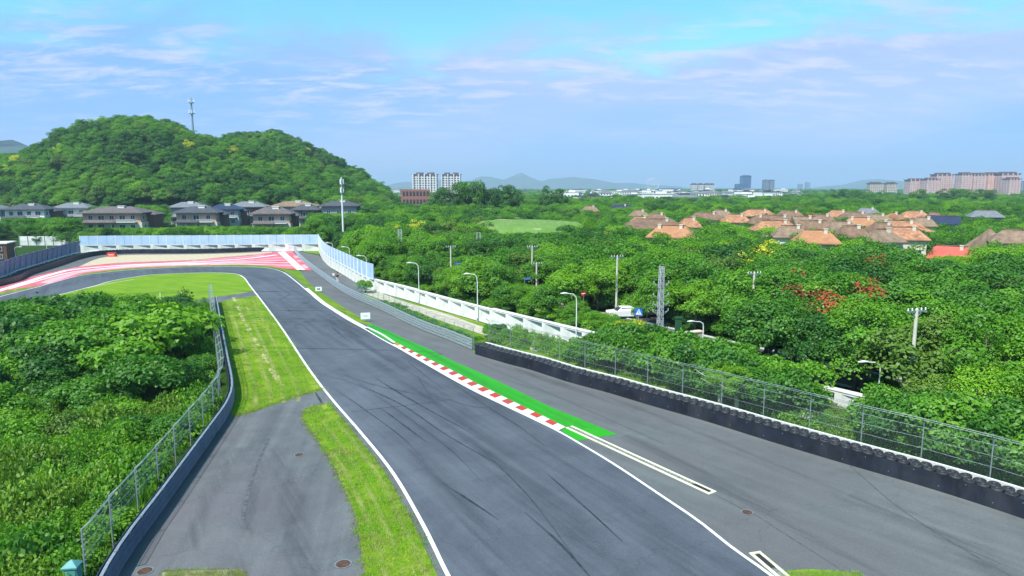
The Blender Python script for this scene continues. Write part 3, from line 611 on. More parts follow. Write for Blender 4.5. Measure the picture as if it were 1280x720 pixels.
def fence(name, L, h, off, mat_post, net, label, arm=.38, side=1, cables=(1.3, 1.75, 2.2), r=.035, clamps=False):
    e = empty(name, (0, 0, 0), label=label, cat='fence'); P = offset(L, off); NN = normals2(L)
    mb = MB(); mb.tube([(0, 0, 0), (0, 0, h)], r, 8); mb.tube([(0, 0, h), (arm, 0, h + arm * .85)], r * .8, 6)
    if clamps:
        for z in np.arange(1.2, h, .22): mb.box((.03, 0, z), (.11, .05, .03))
    me = mb.mesh('fence_post'); me.materials.append(mat_post)
    for p, q in zip(P, NN): link('fence_post', me, None, e, (p.x, p.y, 0), math.atan2(q.y * side, q.x * side))
    for i in range(len(P) - 1):
        a, b = P[i], P[i + 1]; na, nb = NN[i] * side, NN[i + 1] * side; sag = .02
        mb = MB()
        for z in cables: mb.tube([a + Vector((0, 0, z)), a.lerp(b, .5) + Vector((0, 0, z - sag)), b + Vector((0, 0, z))], .008, 4, False)
        for k in (.5, 1.0): mb.tube([a + na * arm * k + Vector((0, 0, h + arm * .85 * k)), b + nb * arm * k + Vector((0, 0, h + arm * .85 * k))], .014, 4, False)
        mb.build('cable_span', mat_post, e)
        m2 = bpy.data.meshes.new('wire_net'); z0 = .9 if h > 2 else .05
        vs = [a + Vector((0, 0, z0)), b + Vector((0, 0, z0)), b + Vector((0, 0, h)), a + Vector((0, 0, h)), b + nb * arm + Vector((0, 0, h + arm * .85)), a + na * arm + Vector((0, 0, h + arm * .85))]
        m2.from_pydata([tuple(v) for v in vs], [], [(0, 1, 2, 3), (3, 2, 4, 5)]); uvl = m2.uv_layers.new(); ln = (b - a).length; hh = h + arm
        U = [(0, z0), (ln, z0), (ln, h), (0, h), (0, h), (ln, h), (ln, hh), (0, hh)]
        for k, uv in enumerate(U): uvl.data[k].uv = uv
        link('wire_net', m2, net, e)
    return P
lfp = smooth_line(LF, 3.0, False)
fence('wire_fence', [p for p in lfp if p.y > 23.5], 2.5, -.95, m_galv, m_netl, 'tall wire fence with cranked steel posts on the left guard rail beside the bushes', clamps=True)
rfp = smooth_line(tyre_l, 3.12, False)
fence('wire_fence', rfp, 3.0, -1.75, m_galvd, m_net, 'tall wire fence with cranked posts behind the long tyre wall on the right', cables=(1.5, 2.1, 2.7))
gfl = px_line([(444, 371), (460, 376), (478, 383.5), (495, 391), (515, 400.5), (540, 412), (560, 418.5), (580, 426.0), (592, 431)], 2.2)
fence('wire_fence', gfl, 1.7, 0, m_galvd, m_netg, 'low green wire fence with hooked posts between the guard rail and the sandy path', arm=.22, side=-1, cables=(.1, .9, 1.65), r=.03)

# ------------------------------------------------------------------ strips between the rail and the white wall
sheet('lane_verge_grass', px_line(GUARD[4:], 2.0) + tyre_l[::1] + [Vector((50, 20, 0)), G(1200, 560), G(1064, 527), G(713, 433), G(597, 402), G(494, 371.5), G(468, 365), G(455, 363), G(441, 364)], Z1 - .003, m_grass3)
sheet('service_lane', px_line(GUARD[1:6], 2.0)[::1] + [G(450, 372), G(457, 366), G(457, 361)] + px_line([(445, 353.5), (431, 345), (417, 337.5), (404, 325), (398, 319)], 2.0) + [G(381, 316), G(366, 311.3)], Z1 + .002, m_run)
sheet('far_verge_grass', [G(375, 311.8), G(398, 312.6), G(399, 318), G(381, 315.5)], Z2, m_grass3)
sheet('sandy_path', px_line([(456, 362), (472, 364.5), (492, 372.5), (520, 381.5), (560, 393), (600, 407.5), (640, 418.5), (680, 432), (712, 441)], 2) + px_line([(712, 449), (676, 441), (640, 430), (600, 417), (560, 404), (520, 390), (487, 378.5), (462, 369.5), (452, 366)], 2), Z2, m_dirt)

# ------------------------------------------------------------------ concrete walls and acoustic panels
def bay_wall(name, L, h, label, cat='wall', thick=.6, dz=lambda i: 0.0, panel=None, ph=2.2, cap=True, flip=1, pier_w=.5, pm=None, nose=0.0):
    """L runs so that the visible face lies to the right of travel (flip=1)."""
    e = empty(name, (0, 0, 0), label=label, cat=cat)
    for i in range(len(L) - 1):
        a, b = L[i], L[i + 1]; d = (b - a); ln = d.length; d.normalize(); nn = Vector((d.y, -d.x, 0)) * flip; hz = h + dz(i)
        def P(u, dep, z): q = a + d * u + nn * dep; return (q.x, q.y, z)
        # pier with the lip it carries
        mb = MB()
        for (u0, u1, z0, z1) in ((0, pier_w, 0, hz), (pier_w, ln, hz - .16, hz), (pier_w, ln, 0, .14)):
            mb.quad(P(u0, 0, z0), P(u1, 0, z0), P(u1, 0, z1), P(u0, 0, z1)); mb.quad(P(u0, 0, z1), P(u1, 0, z1), P(u1, -thick, z1), P(u0, -thick, z1))
            mb.quad(P(u0, -thick, z0), P(u0, -thick, z1), P(u1, -thick, z1), P(u1, -thick, z0))
            mb.quad(P(u0, 0, z0), P(u0, 0, z1), P(u0, -thick, z1), P(u0, -thick, z0)); mb.quad(P(u1, 0, z0), P(u1, -thick, z0), P(u1, -thick, z1), P(u1, 0, z1))
            mb.quad(P(u0, 0, z0), P(u0, -thick, z0), P(u1, -thick, z0), P(u1, 0, z0))
        mb.build('wall_pier', pm or m_conc, e)
        # panel: flush on the near jamb and at the foot, sunk towards the upper far corner, shaped to give a wedge of shade
        mb = MB(); nx, nz = 4, 4; z0, z1 = .14, hz - .16
        g = lambda s, t: P(pier_w + s * (ln - pier_w), -.01 - .56 * s * t ** .35, z0 + (z1 - z0) * t)
        for s in range(nx):
            for t in range(nz): mb.quad(g(s / nx, t / nz), g((s + 1) / nx, t / nz), g((s + 1) / nx, (t + 1) / nz), g(s / nx, (t + 1) / nz))
        mb.quad(P(pier_w, -.6, z0), P(ln, -.6, z0), P(ln, -.6, z1), P(pier_w, -.6, z1))
        mb.build('wall_panel', m_conc2, e)
        if cap:
            mb = MB(); mb.beam(P(0, -thick / 2, hz + .03), P(ln - .004, -thick / 2, hz + .03), thick + .1, .055); mb.build('coping', m_conc, e)
        if panel:
            k = 2 if ln > 2.5 else 1
            for s in range(k):
                u0, u1 = ln * s / k + .03, ln * (s + 1) / k - .03; zz = [hz + .03, hz + ph * .5, hz + ph * .88, hz + ph]; dd = [-.08, -.08, -.08 + nose * .5, -.08 + nose]
                mb = MB()
                for j in range(3):
                    mb.quad(P(u0, dd[j], zz[j]), P(u1, dd[j], zz[j]), P(u1, dd[j + 1], zz[j + 1]), P(u0, dd[j + 1], zz[j + 1])); mb.quad(P(u0, dd[j] - .08, zz[j]), P(u0, dd[j + 1] - .08, zz[j + 1]), P(u1, dd[j + 1] - .08, zz[j + 1]), P(u1, dd[j] - .08, zz[j]))
                mb.quad(P(u0, dd[3], zz[3]), P(u1, dd[3], zz[3]), P(u1, dd[3] - .08, zz[3]), P(u0, dd[3] - .08, zz[3]))
                mb.build('acoustic_panel', panel, e)
            mb = MB(); mb.beam(P(0, -.10, hz), P(0, -.10 + nose, hz + ph + .05), .14, .14); mb.build('panel_post', m_postw if panel is m_noise else m_galvd, e)
    return e
WALLB = [(468, 364), (494, 370.8), (520, 378.2), (550, 387.3), (597, 401), (640, 413), (685, 425), (713, 432.6)]
wl = smooth_line([G(*p) for p in WALLB] + [Vector((23.4, 45.6, 0)), Vector((36, 28.5, 0))], 3.2)
wl = wl[::-1]        # travel towards the far end: the circuit lies to the left, so flip
bay_wall('concrete_wall', wl[::-1], 1.72, 'long white concrete wall with recessed bays beside the sandy path', flip=1, dz=lambda i: .12 if i > 9 else (0.0 if i > 3 else .06))
cor = G(398, 313.6)
far1 = smooth_line([G(101, 316.0), G(170, 315.2), G(240, 315.0), G(320, 314.2), cor], 4.0)
bay_wall('panelled_wall', far1, 1.85, 'far pale blue panelled wall on a concrete base facing the camera across the bend', panel=m_noise, ph=2.3, cap=False, pier_w=.8)
rw = smooth_line([cor, G(403, 324), G(411, 332.5), G(421, 338.8), G(431.6, 345), G(447, 354.5), G(458, 360.5), G(467, 363.6)], 3.0)
bay_wall('panelled_wall', rw, 1.9, 'pale blue panelled wall curving down from the far corner behind the marshal', panel=m_noise, ph=2.3, cap=False, pier_w=1.2, pm=m_conc)
lwl = smooth_line([(-90, 60), (-88.2, 85), offset([Vector((-84, 110, 0)), Vector((-88.6, 124.5, 0))], -1.6)[0], (-90.6, 124.6), (-99.0, 151.0), (-101.5, 160)], 3.0)
bay_wall('steel_blue_barrier', lwl, 1.0, 'steel blue noise barrier with its top half leaning over the far tyre wall', panel=m_noise2, ph=2.6, cap=False, nose=.5)

# ------------------------------------------------------------------ vegetation meshes
def leaf_mesh(name, C, Nn, size, mats, mi=None, aspect=.62, jit=.5, seed=0):
    """many small rhombic leaf sprays: centres C, outward directions Nn"""
    g = np.random.default_rng(seed); n = len(C)
    nn = Nn + g.normal(0, jit, (n, 3)); nn /= np.linalg.norm(nn, axis=1)[:, None]
    t = g.normal(0, 1, (n, 3)); t -= (t * nn).sum(1)[:, None] * nn; t /= np.linalg.norm(t, axis=1)[:, None]
    b = np.cross(nn, t); s = (size * g.uniform(.65, 1.35, n))[:, None]
    V = np.stack([C - t * s, C + b * s * aspect + nn * s * .12, C + t * s - nn * s * .15, C - b * s * aspect + nn * s * .12], 1).reshape(-1, 3)
    me = bpy.data.meshes.new(name); me.vertices.add(4 * n); me.vertices.foreach_set('co', V.astype(np.float32).ravel())
    me.loops.add(4 * n); me.loops.foreach_set('vertex_index', np.arange(4 * n, dtype=np.int32)); me.polygons.add(n)
    me.polygons.foreach_set('loop_start', np.arange(0, 4 * n, 4, dtype=np.int32))
    for m in mats: me.materials.append(m)
    if mi is not None: me.polygons.foreach_set('material_index', mi.astype(np.int32))
    me.update(calc_edges=True); return me
def crown_pts(seed, r, h, base, n, nclump=22, cs=.42, flat=1.0, mode='round', lumps=None):
    g = np.random.default_rng(seed); cl = []
    while len(cl) < nclump:
        v = g.normal(0, 1, 3); v /= np.linalg.norm(v)
        if v[2] < -.35: continue
        q = g.uniform(.45, .92) if len(cl) > 3 else g.uniform(.0, .3)
        k = 1.0
        if mode == 'cone': k = 1.0 - .55 * max(0, v[2])
        cl.append((v[0] * r * q * k * g.uniform(.85, 1.15), v[1] * r * q * k * g.uniform(.85, 1.15), base + h * (.42 + .5 * v[2] * q) + g.normal(0, h * .03)))
    cl = np.array(cl); cr = r * cs * g.uniform(.65, 1.3, nclump)
    w = cr ** 2; k = g.choice(nclump, n, p=w / w.sum())
    d = g.normal(0, 1, (n, 3)); d /= np.linalg.norm(d, axis=1)[:, None]
    d[:, 2] = np.where(d[:, 2] < -.25, -d[:, 2], d[:, 2])
    rad = cr[k] * g.uniform(.72, 1.04, n)
    # sub-lumps make sprays inside every clump
    ph = np.sin(d[:, 0] * 7 + k * 1.7) * np.sin(d[:, 1] * 7 + k * 2.3) * np.sin(d[:, 2] * 6 + k)
    rad *= 1 + .28 * ph
    C = cl[k] + d * rad[:, None] * np.array([1, 1, flat * .85])
    ctr = np.array([0, 0, base + h * .35]); o = C - ctr; o /= np.linalg.norm(o, axis=1)[:, None] + 1e-6
    return C, d * .75 + o * .35 + np.array([0, 0, .35]), k, cl, cr
def trunk_mesh(name, seed, h, r0, top, spread, nl=6, mat=None, seg=7):
    g = np.random.default_rng(seed); mb = MB(); hb = h * .38
    p = [(0, 0, -.1), (g.normal(0, .05), g.normal(0, .05), hb * .5), (g.normal(0, .1), g.normal(0, .1), hb), (g.normal(0, .2), g.normal(0, .2), h * .62), (g.normal(0, .25), g.normal(0, .25), top)]
    mb.tube(p, [r0 * 1.25, r0, r0 * .85, r0 * .5, r0 * .15], seg)
    for i in range(nl):
        a = 2 * math.pi * (i + g.uniform(-.3, .3)) / nl; z0 = hb * g.uniform(.85, 1.35); L = spread * g.uniform(.55, .85)
        mb.tube([(0, 0, z0), (math.cos(a) * L * .5, math.sin(a) * L * .5, z0 + h * .16), (math.cos(a) * L, math.sin(a) * L, z0 + h * .30)], [r0 * .5, r0 * .32, r0 * .1], 5)
    me = mb.mesh(name, True); me.materials.append(mat or m_bark); return me

F_mid = foliage('mid_green_leaves', (0.024, 0.110, 0.008), (0.078, 0.255, 0.013), (0.200, 0.430, 0.022), transl=.34)
F_dark = foliage('dark_green_leaves', (0.016, 0.078, 0.010), (0.044, 0.170, 0.018), (0.115, 0.300, 0.022), transl=.28)
F_light = foliage('bright_green_leaves', (0.065, 0.210, 0.008), (0.140, 0.350, 0.010), (0.250, 0.480, 0.020), transl=.32)
F_olive = foliage('olive_green_leaves', (0.050, 0.120, 0.016), (0.115, 0.225, 0.025), (0.20, 0.33, 0.040), transl=.25)
F_yel = foliage('yellow_blossom', (0.34, 0.36, 0.02), (0.60, 0.58, 0.03), (0.80, 0.75, 0.08), transl=.25)
F_red = foliage('red_seed_heads', (0.22, 0.05, 0.02), (0.38, 0.06, 0.03), (0.48, 0.12, 0.05), transl=.2)
F_cream = foliage('cream_blossom', (0.55, 0.56, 0.38), (0.70, 0.70, 0.48), (0.80, 0.80, 0.60), transl=.2)
F_weed = foliage('weed_leaves', (0.050, 0.160, 0.008), (0.115, 0.300, 0.012), (0.23, 0.450, 0.022), transl=.3)
F_straw = foliage('dry_stems', (0.14, 0.15, 0.05), (0.24, 0.25, 0.08), (0.36, 0.36, 0.14), transl=.2)

CROWNS = {}      # look -> list of (crown mesh, trunk mesh, height, radius)
def tree_kind(look, mat, count, r=2.7, h=7.0, n=6200, size=.12, accent=None, acc=.0, mode='round', nclump=34, base=.10, trunk=None):
    lst = []
    for s in range(count):
        sd_ = hash((look.count('e'), len(look), s)) % 1000 + s * 17 + len(look) * 101
        C, Nn, k, cl, cr = crown_pts(sd_, r, h * (1 - base) * 1.02, h * base, n, nclump=nclump, mode=mode, cs=.33)
        mi = None; mats = [mat]
        if accent:
            g = np.random.default_rng(sd_ + 5); top = cl[:, 2] > np.median(cl[:, 2]); pick = np.where(top & (g.uniform(0, 1, len(cl)) < acc))[0]
            if len(pick) == 0: pick = np.array([0])
            mi = (np.isin(k, pick) & (g.uniform(0, 1, n) < .7)).astype(int); mats = [mat, accent]
        me = leaf_mesh('crown', C, Nn, size, mats, mi, seed=sd_ + 1)
        tm = trunk_mesh('trunk', sd_ + 2, h, .15, h * .8, r, mat=trunk)
        ztop = float(np.percentile(C[:, 2], 99.5))
        lst.append((me, tm, ztop, r))
    CROWNS[look] = lst
tree_kind('mid green', F_mid, 5, n=7400, size=.108)
tree_kind('dark green', F_dark, 4)
tree_kind('bright green', F_light, 4, n=8600, size=.095)
tree_kind('olive green', F_olive, 3)
tree_kind('yellow flowering', F_light, 2, accent=F_yel, acc=.95)
tree_kind('red tipped', F_mid, 2, accent=F_red, acc=.30)
tree_kind('cone shaped dark', F_dark, 2, r=2.0, h=8.5, mode='cone', n=5200)

# ---- points scattered as one mass (geometry nodes) for what lies beyond counting
def scatter(name, pts, rot, scl, idx, meshes, **kw):
    me = bpy.data.meshes.new(name); me.from_pydata([tuple(p) for p in pts], [], [])
    for an, typ, key, val in (('rz', 'FLOAT', 'value', rot), ('sc', 'FLOAT_VECTOR', 'vector', scl), ('ix', 'INT', 'value', idx)):
        a = me.attributes.new(an, typ, 'POINT'); a.data.foreach_set(key, np.asarray(val, dtype=np.int32 if typ == 'INT' else np.float32).ravel())
    o = link(name, me, None, None, **kw)
    ng = bpy.data.node_groups.new(name, 'GeometryNodeTree'); ng.interface.new_socket('Geometry', in_out='INPUT', socket_type='NodeSocketGeometry'); ng.interface.new_socket('Geometry', in_out='OUTPUT', socket_type='NodeSocketGeometry')
    gi = ng.nodes.new('NodeGroupInput'); go = ng.nodes.new('NodeGroupOutput'); jn = ng.nodes.new('GeometryNodeJoinGeometry')
    for m in reversed(meshes):       # join order is last-linked first
        src = bpy.data.objects.new(name + '_source', m); n_ = ng.nodes.new('GeometryNodeObjectInfo'); n_.inputs['Object'].default_value = src; n_.inputs['As Instance'].default_value = True
        ng.links.new(n_.outputs['Geometry'], jn.inputs[0])
    ip = ng.nodes.new('GeometryNodeInstanceOnPoints'); ip.inputs['Pick Instance'].default_value = True
    def attr(nm, ty):
        a = ng.nodes.new('GeometryNodeInputNamedAttribute'); a.data_type = ty; a.inputs['Name'].default_value = nm; return a.outputs[0]
    cmb = ng.nodes.new('ShaderNodeCombineXYZ'); ng.links.new(attr('rz', 'FLOAT'), cmb.inputs[2])
    e2r = ng.nodes.new('FunctionNodeEulerToRotation'); ng.links.new(cmb.outputs[0], e2r.inputs[0])
    ng.links.new(gi.outputs[0], ip.inputs['Points']); ng.links.new(jn.outputs[0], ip.inputs['Instance']); ng.links.new(attr('ix', 'INT'), ip.inputs['Instance Index'])
    ng.links.new(e2r.outputs[0], ip.inputs['Rotation']); ng.links.new(attr('sc', 'FLOAT_VECTOR'), ip.inputs['Scale']); ng.links.new(ip.outputs[0], go.inputs[0])
    md = o.modifiers.new('scatter', 'NODES'); md.node_group = ng
    return o

# ------------------------------------------------------------------ terrain: wooded hill, golf mound, distant ranges
SKY_L = [(-400, 246), (-250, 236), (-120, 222), (-40, 208), (0, 203), (30, 198), (60, 186), (85, 173), (110, 163), (150, 157), (190, 158), (225, 165), (250, 178), (275, 183), (300, 186), (340, 196), (380, 210), (420, 222), (450, 232), (475, 243), (500, 254), (540, 262)]
SKY_R = [(150, 240), (230, 205), (270, 178), (300, 173), (330, 171), (355, 171), (385, 184), (420, 201), (450, 217), (470, 230), (490, 244), (520, 256)]
def hill_z(x, y):
    best = np.zeros_like(x)
    for tab, D0, wf, wb in ((SKY_L, 450, 165, 160), (SKY_R, 560, 170, 170)):
        px = 640 + F * x / (y * math.cos(PITCH)); py = np.interp(px, [a for a, b in tab], [b for a, b in tab])
        top = np.maximum(0, CAM_H - (py - 234) * D0 / F)
        top = top * np.where(px < tab[0][0] + 1, 0, 1) * np.where(px > tab[-1][0] - 1, 0, 1)
        d = (y - D0); u = np.clip(np.abs(d) / np.where(d < 0, wf, wb), 0, 1)
        py = py + 8; top = np.maximum(0, CAM_H - (py - 234) * D0 / F) * np.where(px < tab[0][0] + 1, 0, 1) * np.where(px > tab[-1][0] - 1, 0, 1)
        best = np.maximum(best, top * (0.5 + .5 * np.cos(math.pi * u ** 1.15)))
    return best
gx, gy = np.meshgrid(np.linspace(-800, 0, 110), np.linspace(270, 760, 80)); gz = hill_z(gx, gy)
gz = gz + np.where(gz > 1, 1.2 * np.sin(gx * .11) * np.sin(gy * .09), 0) - .3
mb = MB(); mb.v = list(zip(gx.ravel().tolist(), gy.ravel().tolist(), gz.ravel().tolist())); W_ = gx.shape[1]
mb.f = [(j * W_ + i, j * W_ + i + 1, (j + 1) * W_ + i + 1, (j + 1) * W_ + i) for j in range(gx.shape[0] - 1) for i in range(W_ - 1)]
mb.build('wooded_hill', m_meadow, kind='structure', smooth=True)
# golf mound
gc = at(657, 196); gf = MB(); NR, NA = 7, 40
for i in range(NR + 1):
    for k in range(NA):
        a = 2 * math.pi * k / NA; rr = i / NR; wob = 1 + .12 * math.sin(3 * a + 1)
        zz = 5.9 * (0.5 + .5 * math.cos(math.pi * max(0, (rr - .55) / .45))) + .1 * rr * math.sin(a) * 6
        gf.v.append((gc.x + 24 * rr * wob * math.cos(a), gc.y + 27 * rr * math.sin(a), zz))
for i in range(NR):
    for k in range(NA): gf.f.append((i * NA + k, i * NA + (k + 1) % NA, (i + 1) * NA + (k + 1) % NA, (i + 1) * NA + k))
gf.build('golf_green_mound', m_golf, kind='structure', smooth=True)
for (px, py, rr, ry) in ((640, 272.6, 2.6, 1.3), (672, 286.5, 1.0, .8), (628, 274.5, 2.6, .6)):
    q = G(px, py, 6.02); mb = MB(); mb.poly([(q.x + rr * math.cos(a), q.y + ry * 2 * math.sin(a), 6.06) for a in np.linspace(0, 2 * math.pi, 18, endpoint=False)]); mb.build('sand_bunker', m_gravel, kind='structure')
def ridge(name, pts, D, depth, mat):      # distant mountain range with real depth
    g = np.random.default_rng(int(D)); mb = MB(); n = 150; xs = np.linspace(pts[0][0], pts[-1][0], n); ys = np.interp(xs, [p[0] for p in pts], [p[1] for p in pts])
    rough = np.zeros(n)
    for o in range(5): rough += np.interp(np.arange(n), np.linspace(0, n, 8 * 2 ** o), g.normal(0, 1, 8 * 2 ** o)) * .5 ** o
    for r_ in range(7):
        u = r_ / 6
        for i in range(n):
            top = max(0, CAM_H - (ys[i] - 234) * D / F) ; e = min(1, i / 8, (n - 1 - i) / 8)
            zz = (top + rough[i] * top * .05) * math.sin(math.pi * min(1, u)) ** .8 * e * (1 + .1 * math.sin(i * .35 + r_))
            X = (xs[i] - 640) / F * D; mb.v.append((X + g.normal(0, 6), D + (u - .5) * depth, zz - 2 if 0 < r_ < 6 else -2))
    for r_ in range(6):
        for i in range(n - 1): mb.f.append((r_ * n + i, r_ * n + i + 1, (r_ + 1) * n + i + 1, (r_ + 1) * n + i))
    return mb.build(name, mat, kind='structure', smooth=True)
m_mount = plain('distant_woodland', (0.035, 0.085, 0.04), .95, var=.3, scale=.01)
ridge('hills', [(-260, 226), (-120, 200), (-50, 192), (0, 188), (25, 184), (45, 183), (80, 194), (150, 215), (230, 240)], 2600, 900, m_mount)
ridge('mountains', [(470, 234), (500, 229), (530, 227), (590, 226), (600, 221), (616, 219), (630, 222), (645, 218), (652, 216.5), (662, 221), (676, 226), (700, 225), (716, 221), (735, 224), (760, 227), (800, 230), (830, 232), (860, 234)], 8200, 1500, m_mount)
ridge('mountains', [(1020, 234), (1060, 231), (1078, 226), (1090, 224), (1108, 227), (1140, 231), (1300, 229), (1400, 232)], 7400, 1400, m_mount)

# ------------------------------------------------------------------ houses
m_roofg = plain('grey_slate', (0.165, 0.18, 0.20), .7, var=.15, scale=1.2)
m_roofb = plain('brown_roof_tile', (0.20, 0.125, 0.085), .85, var=.3, scale=.8)
m_rooft = plain('grey_brown_roof_tile', (0.235, 0.165, 0.115), .85, var=.28, scale=.8)
m_roofo = plain('orange_roof_tile', (0.40, 0.20, 0.115), .85, var=.35, scale=1.0)
m_roofs = plain('salmon_roof_tile', (0.39, 0.19, 0.10), .85, var=.15, scale=1.0)
m_roofr = plain('red_roof_tile', (0.50, 0.11, 0.085), .75, var=.12, scale=1.0)
m_roofn = plain('dark_blue_roof', (0.03, 0.04, 0.08), .35, var=.15, scale=.8, spec=.6)
m_roofd = plain('dark_slate', (0.075, 0.08, 0.095), .6, var=.2, scale=1.0)
m_wcream = plain('cream_render', (0.62, 0.55, 0.44), .85, var=.06)
m_wwhite = plain('white_render', (0.72, 0.71, 0.69), .85, var=.05)
m_wbrick = plain('reddish_brick_wall', (0.30, 0.15, 0.12), .9, var=.15, scale=3)
m_wbrown = plain('brown_cladding', (0.16, 0.085, 0.06), .85, var=.2, scale=2)
m_wpink = plain('pinkish_render', (0.50, 0.32, 0.25), .85, var=.06)
m_wgrey = plain('grey_render', (0.30, 0.31, 0.33), .85, var=.08)
m_wind = plain('wall_stone', (0.45, 0.40, 0.34), .9, var=.12)
HOUSES = []
def hip(mb, cx, cy, L, Wd, z0, rise, over=.5, ridge=.55, gable=False, thick=.18):
    a, b = L / 2 + over, Wd / 2 + over; rl = L / 2 * (1 if gable else ridge) * (1 if not gable else 1.0) + (over if gable else 0)
    if ridge == 0 and not gable: rl = .01
    V = [(cx - a, cy - b, z0), (cx + a, cy - b, z0), (cx + a, cy + b, z0), (cx - a, cy + b, z0), (cx - rl, cy, z0 + rise), (cx + rl, cy, z0 + rise)]
    D = [(x, y, z - thick) for x, y, z in V[:4]]
    mb.poly([V[0], V[1], V[5], V[4]]); mb.poly([V[2], V[3], V[4], V[5]]); mb.poly([V[1], V[2], V[5]]); mb.poly([V[3], V[0], V[4]])
    for i in range(4): mb.quad(D[i], D[(i + 1) % 4], V[(i + 1) % 4], V[i])
    mb.poly(D[::-1])
wm = MB(); wm.box((0, 0, 0), (1.3, .08, 1.4)); wm = wm.mesh('window'); wm.materials.append(m_glass)
wf = MB()
for c, d in (((0, -.02, .74), (1.46, .1, .09)), ((0, -.02, -.74), (1.46, .16, .09)), ((-.69, -.02, 0), (.08, .1, 1.39)), ((.69, -.02, 0), (.08, .1, 1.39)), ((0, -.045, 0), (.06, .05, 1.39))): wf.box(c, d)
wf = wf.mesh('frame'); wf.materials.append(m_postw)
def windows(e, L, Wd, zs, n, y=None, cx=0, side=True):
    for z in zs:
        for i in range(n):
            o = link('window', wm, None, e, (cx - L / 2 + L * (i + .5) / n, (-Wd / 2 - .03) if y is None else y, z)); link('frame', wf, None, o)
        if side:
            for s in (-1, 1):
                for j in (-1, 1):
                    o = link('window', wm, None, e, (cx + s * (L / 2 + .03), j * Wd * .22, z), s * math.pi / 2); link('frame', wf, None, o)
def house(px, pr, wpx, roof, wall, label, rz=0.0, dep=.72, ridge_z=9.0, rise=1.9, gable=False, ridge=.62, chim=1, wing=None, cat='house'):
    D = (CAM_H - ridge_z) * F / (pr - 234); c = at(px, D); L = wpx / F * D * .93; Wd = max(6.0, L * dep); eav = ridge_z - rise
    if L > 30: rise = rise
    e = empty('house', c, rz + math.atan2(-c.x, c.y) * .6, label=label, cat=cat)
    mb = MB(); mb.box((0, 0, eav / 2 - .2), (L, Wd, eav)); mb.build('wall', wall, e)
    rf = MB(); hip(rf, 0, 0, L, Wd, eav, rise, gable=gable, ridge=ridge); rf = rf.build('roof', roof, e)
    mb = MB(); mb.box((0, 0, rise + eav + .06), (L * (ridge if not gable else 1) * .98 + .2, .3, .16)); mb.build('ridge_cap', m_roofb if roof is not m_roofb else m_rooft, rf)
    for k in range(chim):
        mb = MB(); x = L * (.22 if k == 0 else -.28); mb.box((x, -Wd * .12, ridge_z - .5), (.55, .5, 1.4)); mb.box((x, -Wd * .12, ridge_z + .25), (.7, .65, .12)); mb.build('chimney', m_wcream, rf)
    if not wing and L > 9 and roof is not m_roofn:      # a cross gable with its own window towards the garden
        s = 1 if (px % 2) else -1; gw = min(4.2, L * .3); xg = s * L * .2
        mb = MB(); mb.box((xg, -Wd / 2 - .5, eav / 2), (gw, 1.0, eav)); mb.poly([(xg - gw / 2, -Wd / 2 - 1.0, eav), (xg + gw / 2, -Wd / 2 - 1.0, eav), (xg, -Wd / 2 - 1.0, eav + gw * .32)]); mb.build('gable_wall', wall, e)
        mb = MB(); o2 = .35; zt_ = eav + gw * .32
        for q in (-1, 1):
            a_ = [(xg, -Wd / 2 - 1.25, zt_ + .12), (xg, -Wd * .12, zt_ + .12), (xg + q * (gw / 2 + o2), -Wd * .12, eav - .1), (xg + q * (gw / 2 + o2), -Wd / 2 - 1.25, eav - .1)]; b_ = [(x, y, z - .14) for x, y, z in a_]
            mb.poly(a_ if q < 0 else a_[::-1]); mb.poly(b_ if q > 0 else b_[::-1]); mb.quad(a_[0], a_[3], b_[3], b_[0]); mb.quad(a_[2], a_[3], b_[3], b_[2])
        mb.build('gable_roof', roof, e)
        o = link('window', wm, None, e, (xg, -Wd / 2 - 1.04, eav - .9)); link('frame', wf, None, o)
    if wing:
        s, wl_, wroof = wing
        mb = MB(); mb.box((s * L * .25, -Wd / 2 - 1.6, (eav - 1.2) / 2), (L * wl_, 3.2, eav - 1.2)); mb.build('wing_wall', wall, e)
        mb = MB(); hip(mb, s * L * .25, -Wd / 2 - 1.4, L * wl_, 3.6, eav - 1.2, 1.2, ridge=.6); mb.build('wing_roof', wroof, e)
    windows(e, L, Wd, (1.8, 4.6) if eav > 5.5 else (1.9,), max(2, int(L / 4)))
    HOUSES.append((c.x, c.y, max(L, Wd) * .52 + .6, px, wpx, 234 + (CAM_H - eav) * F / D, D))
    return e
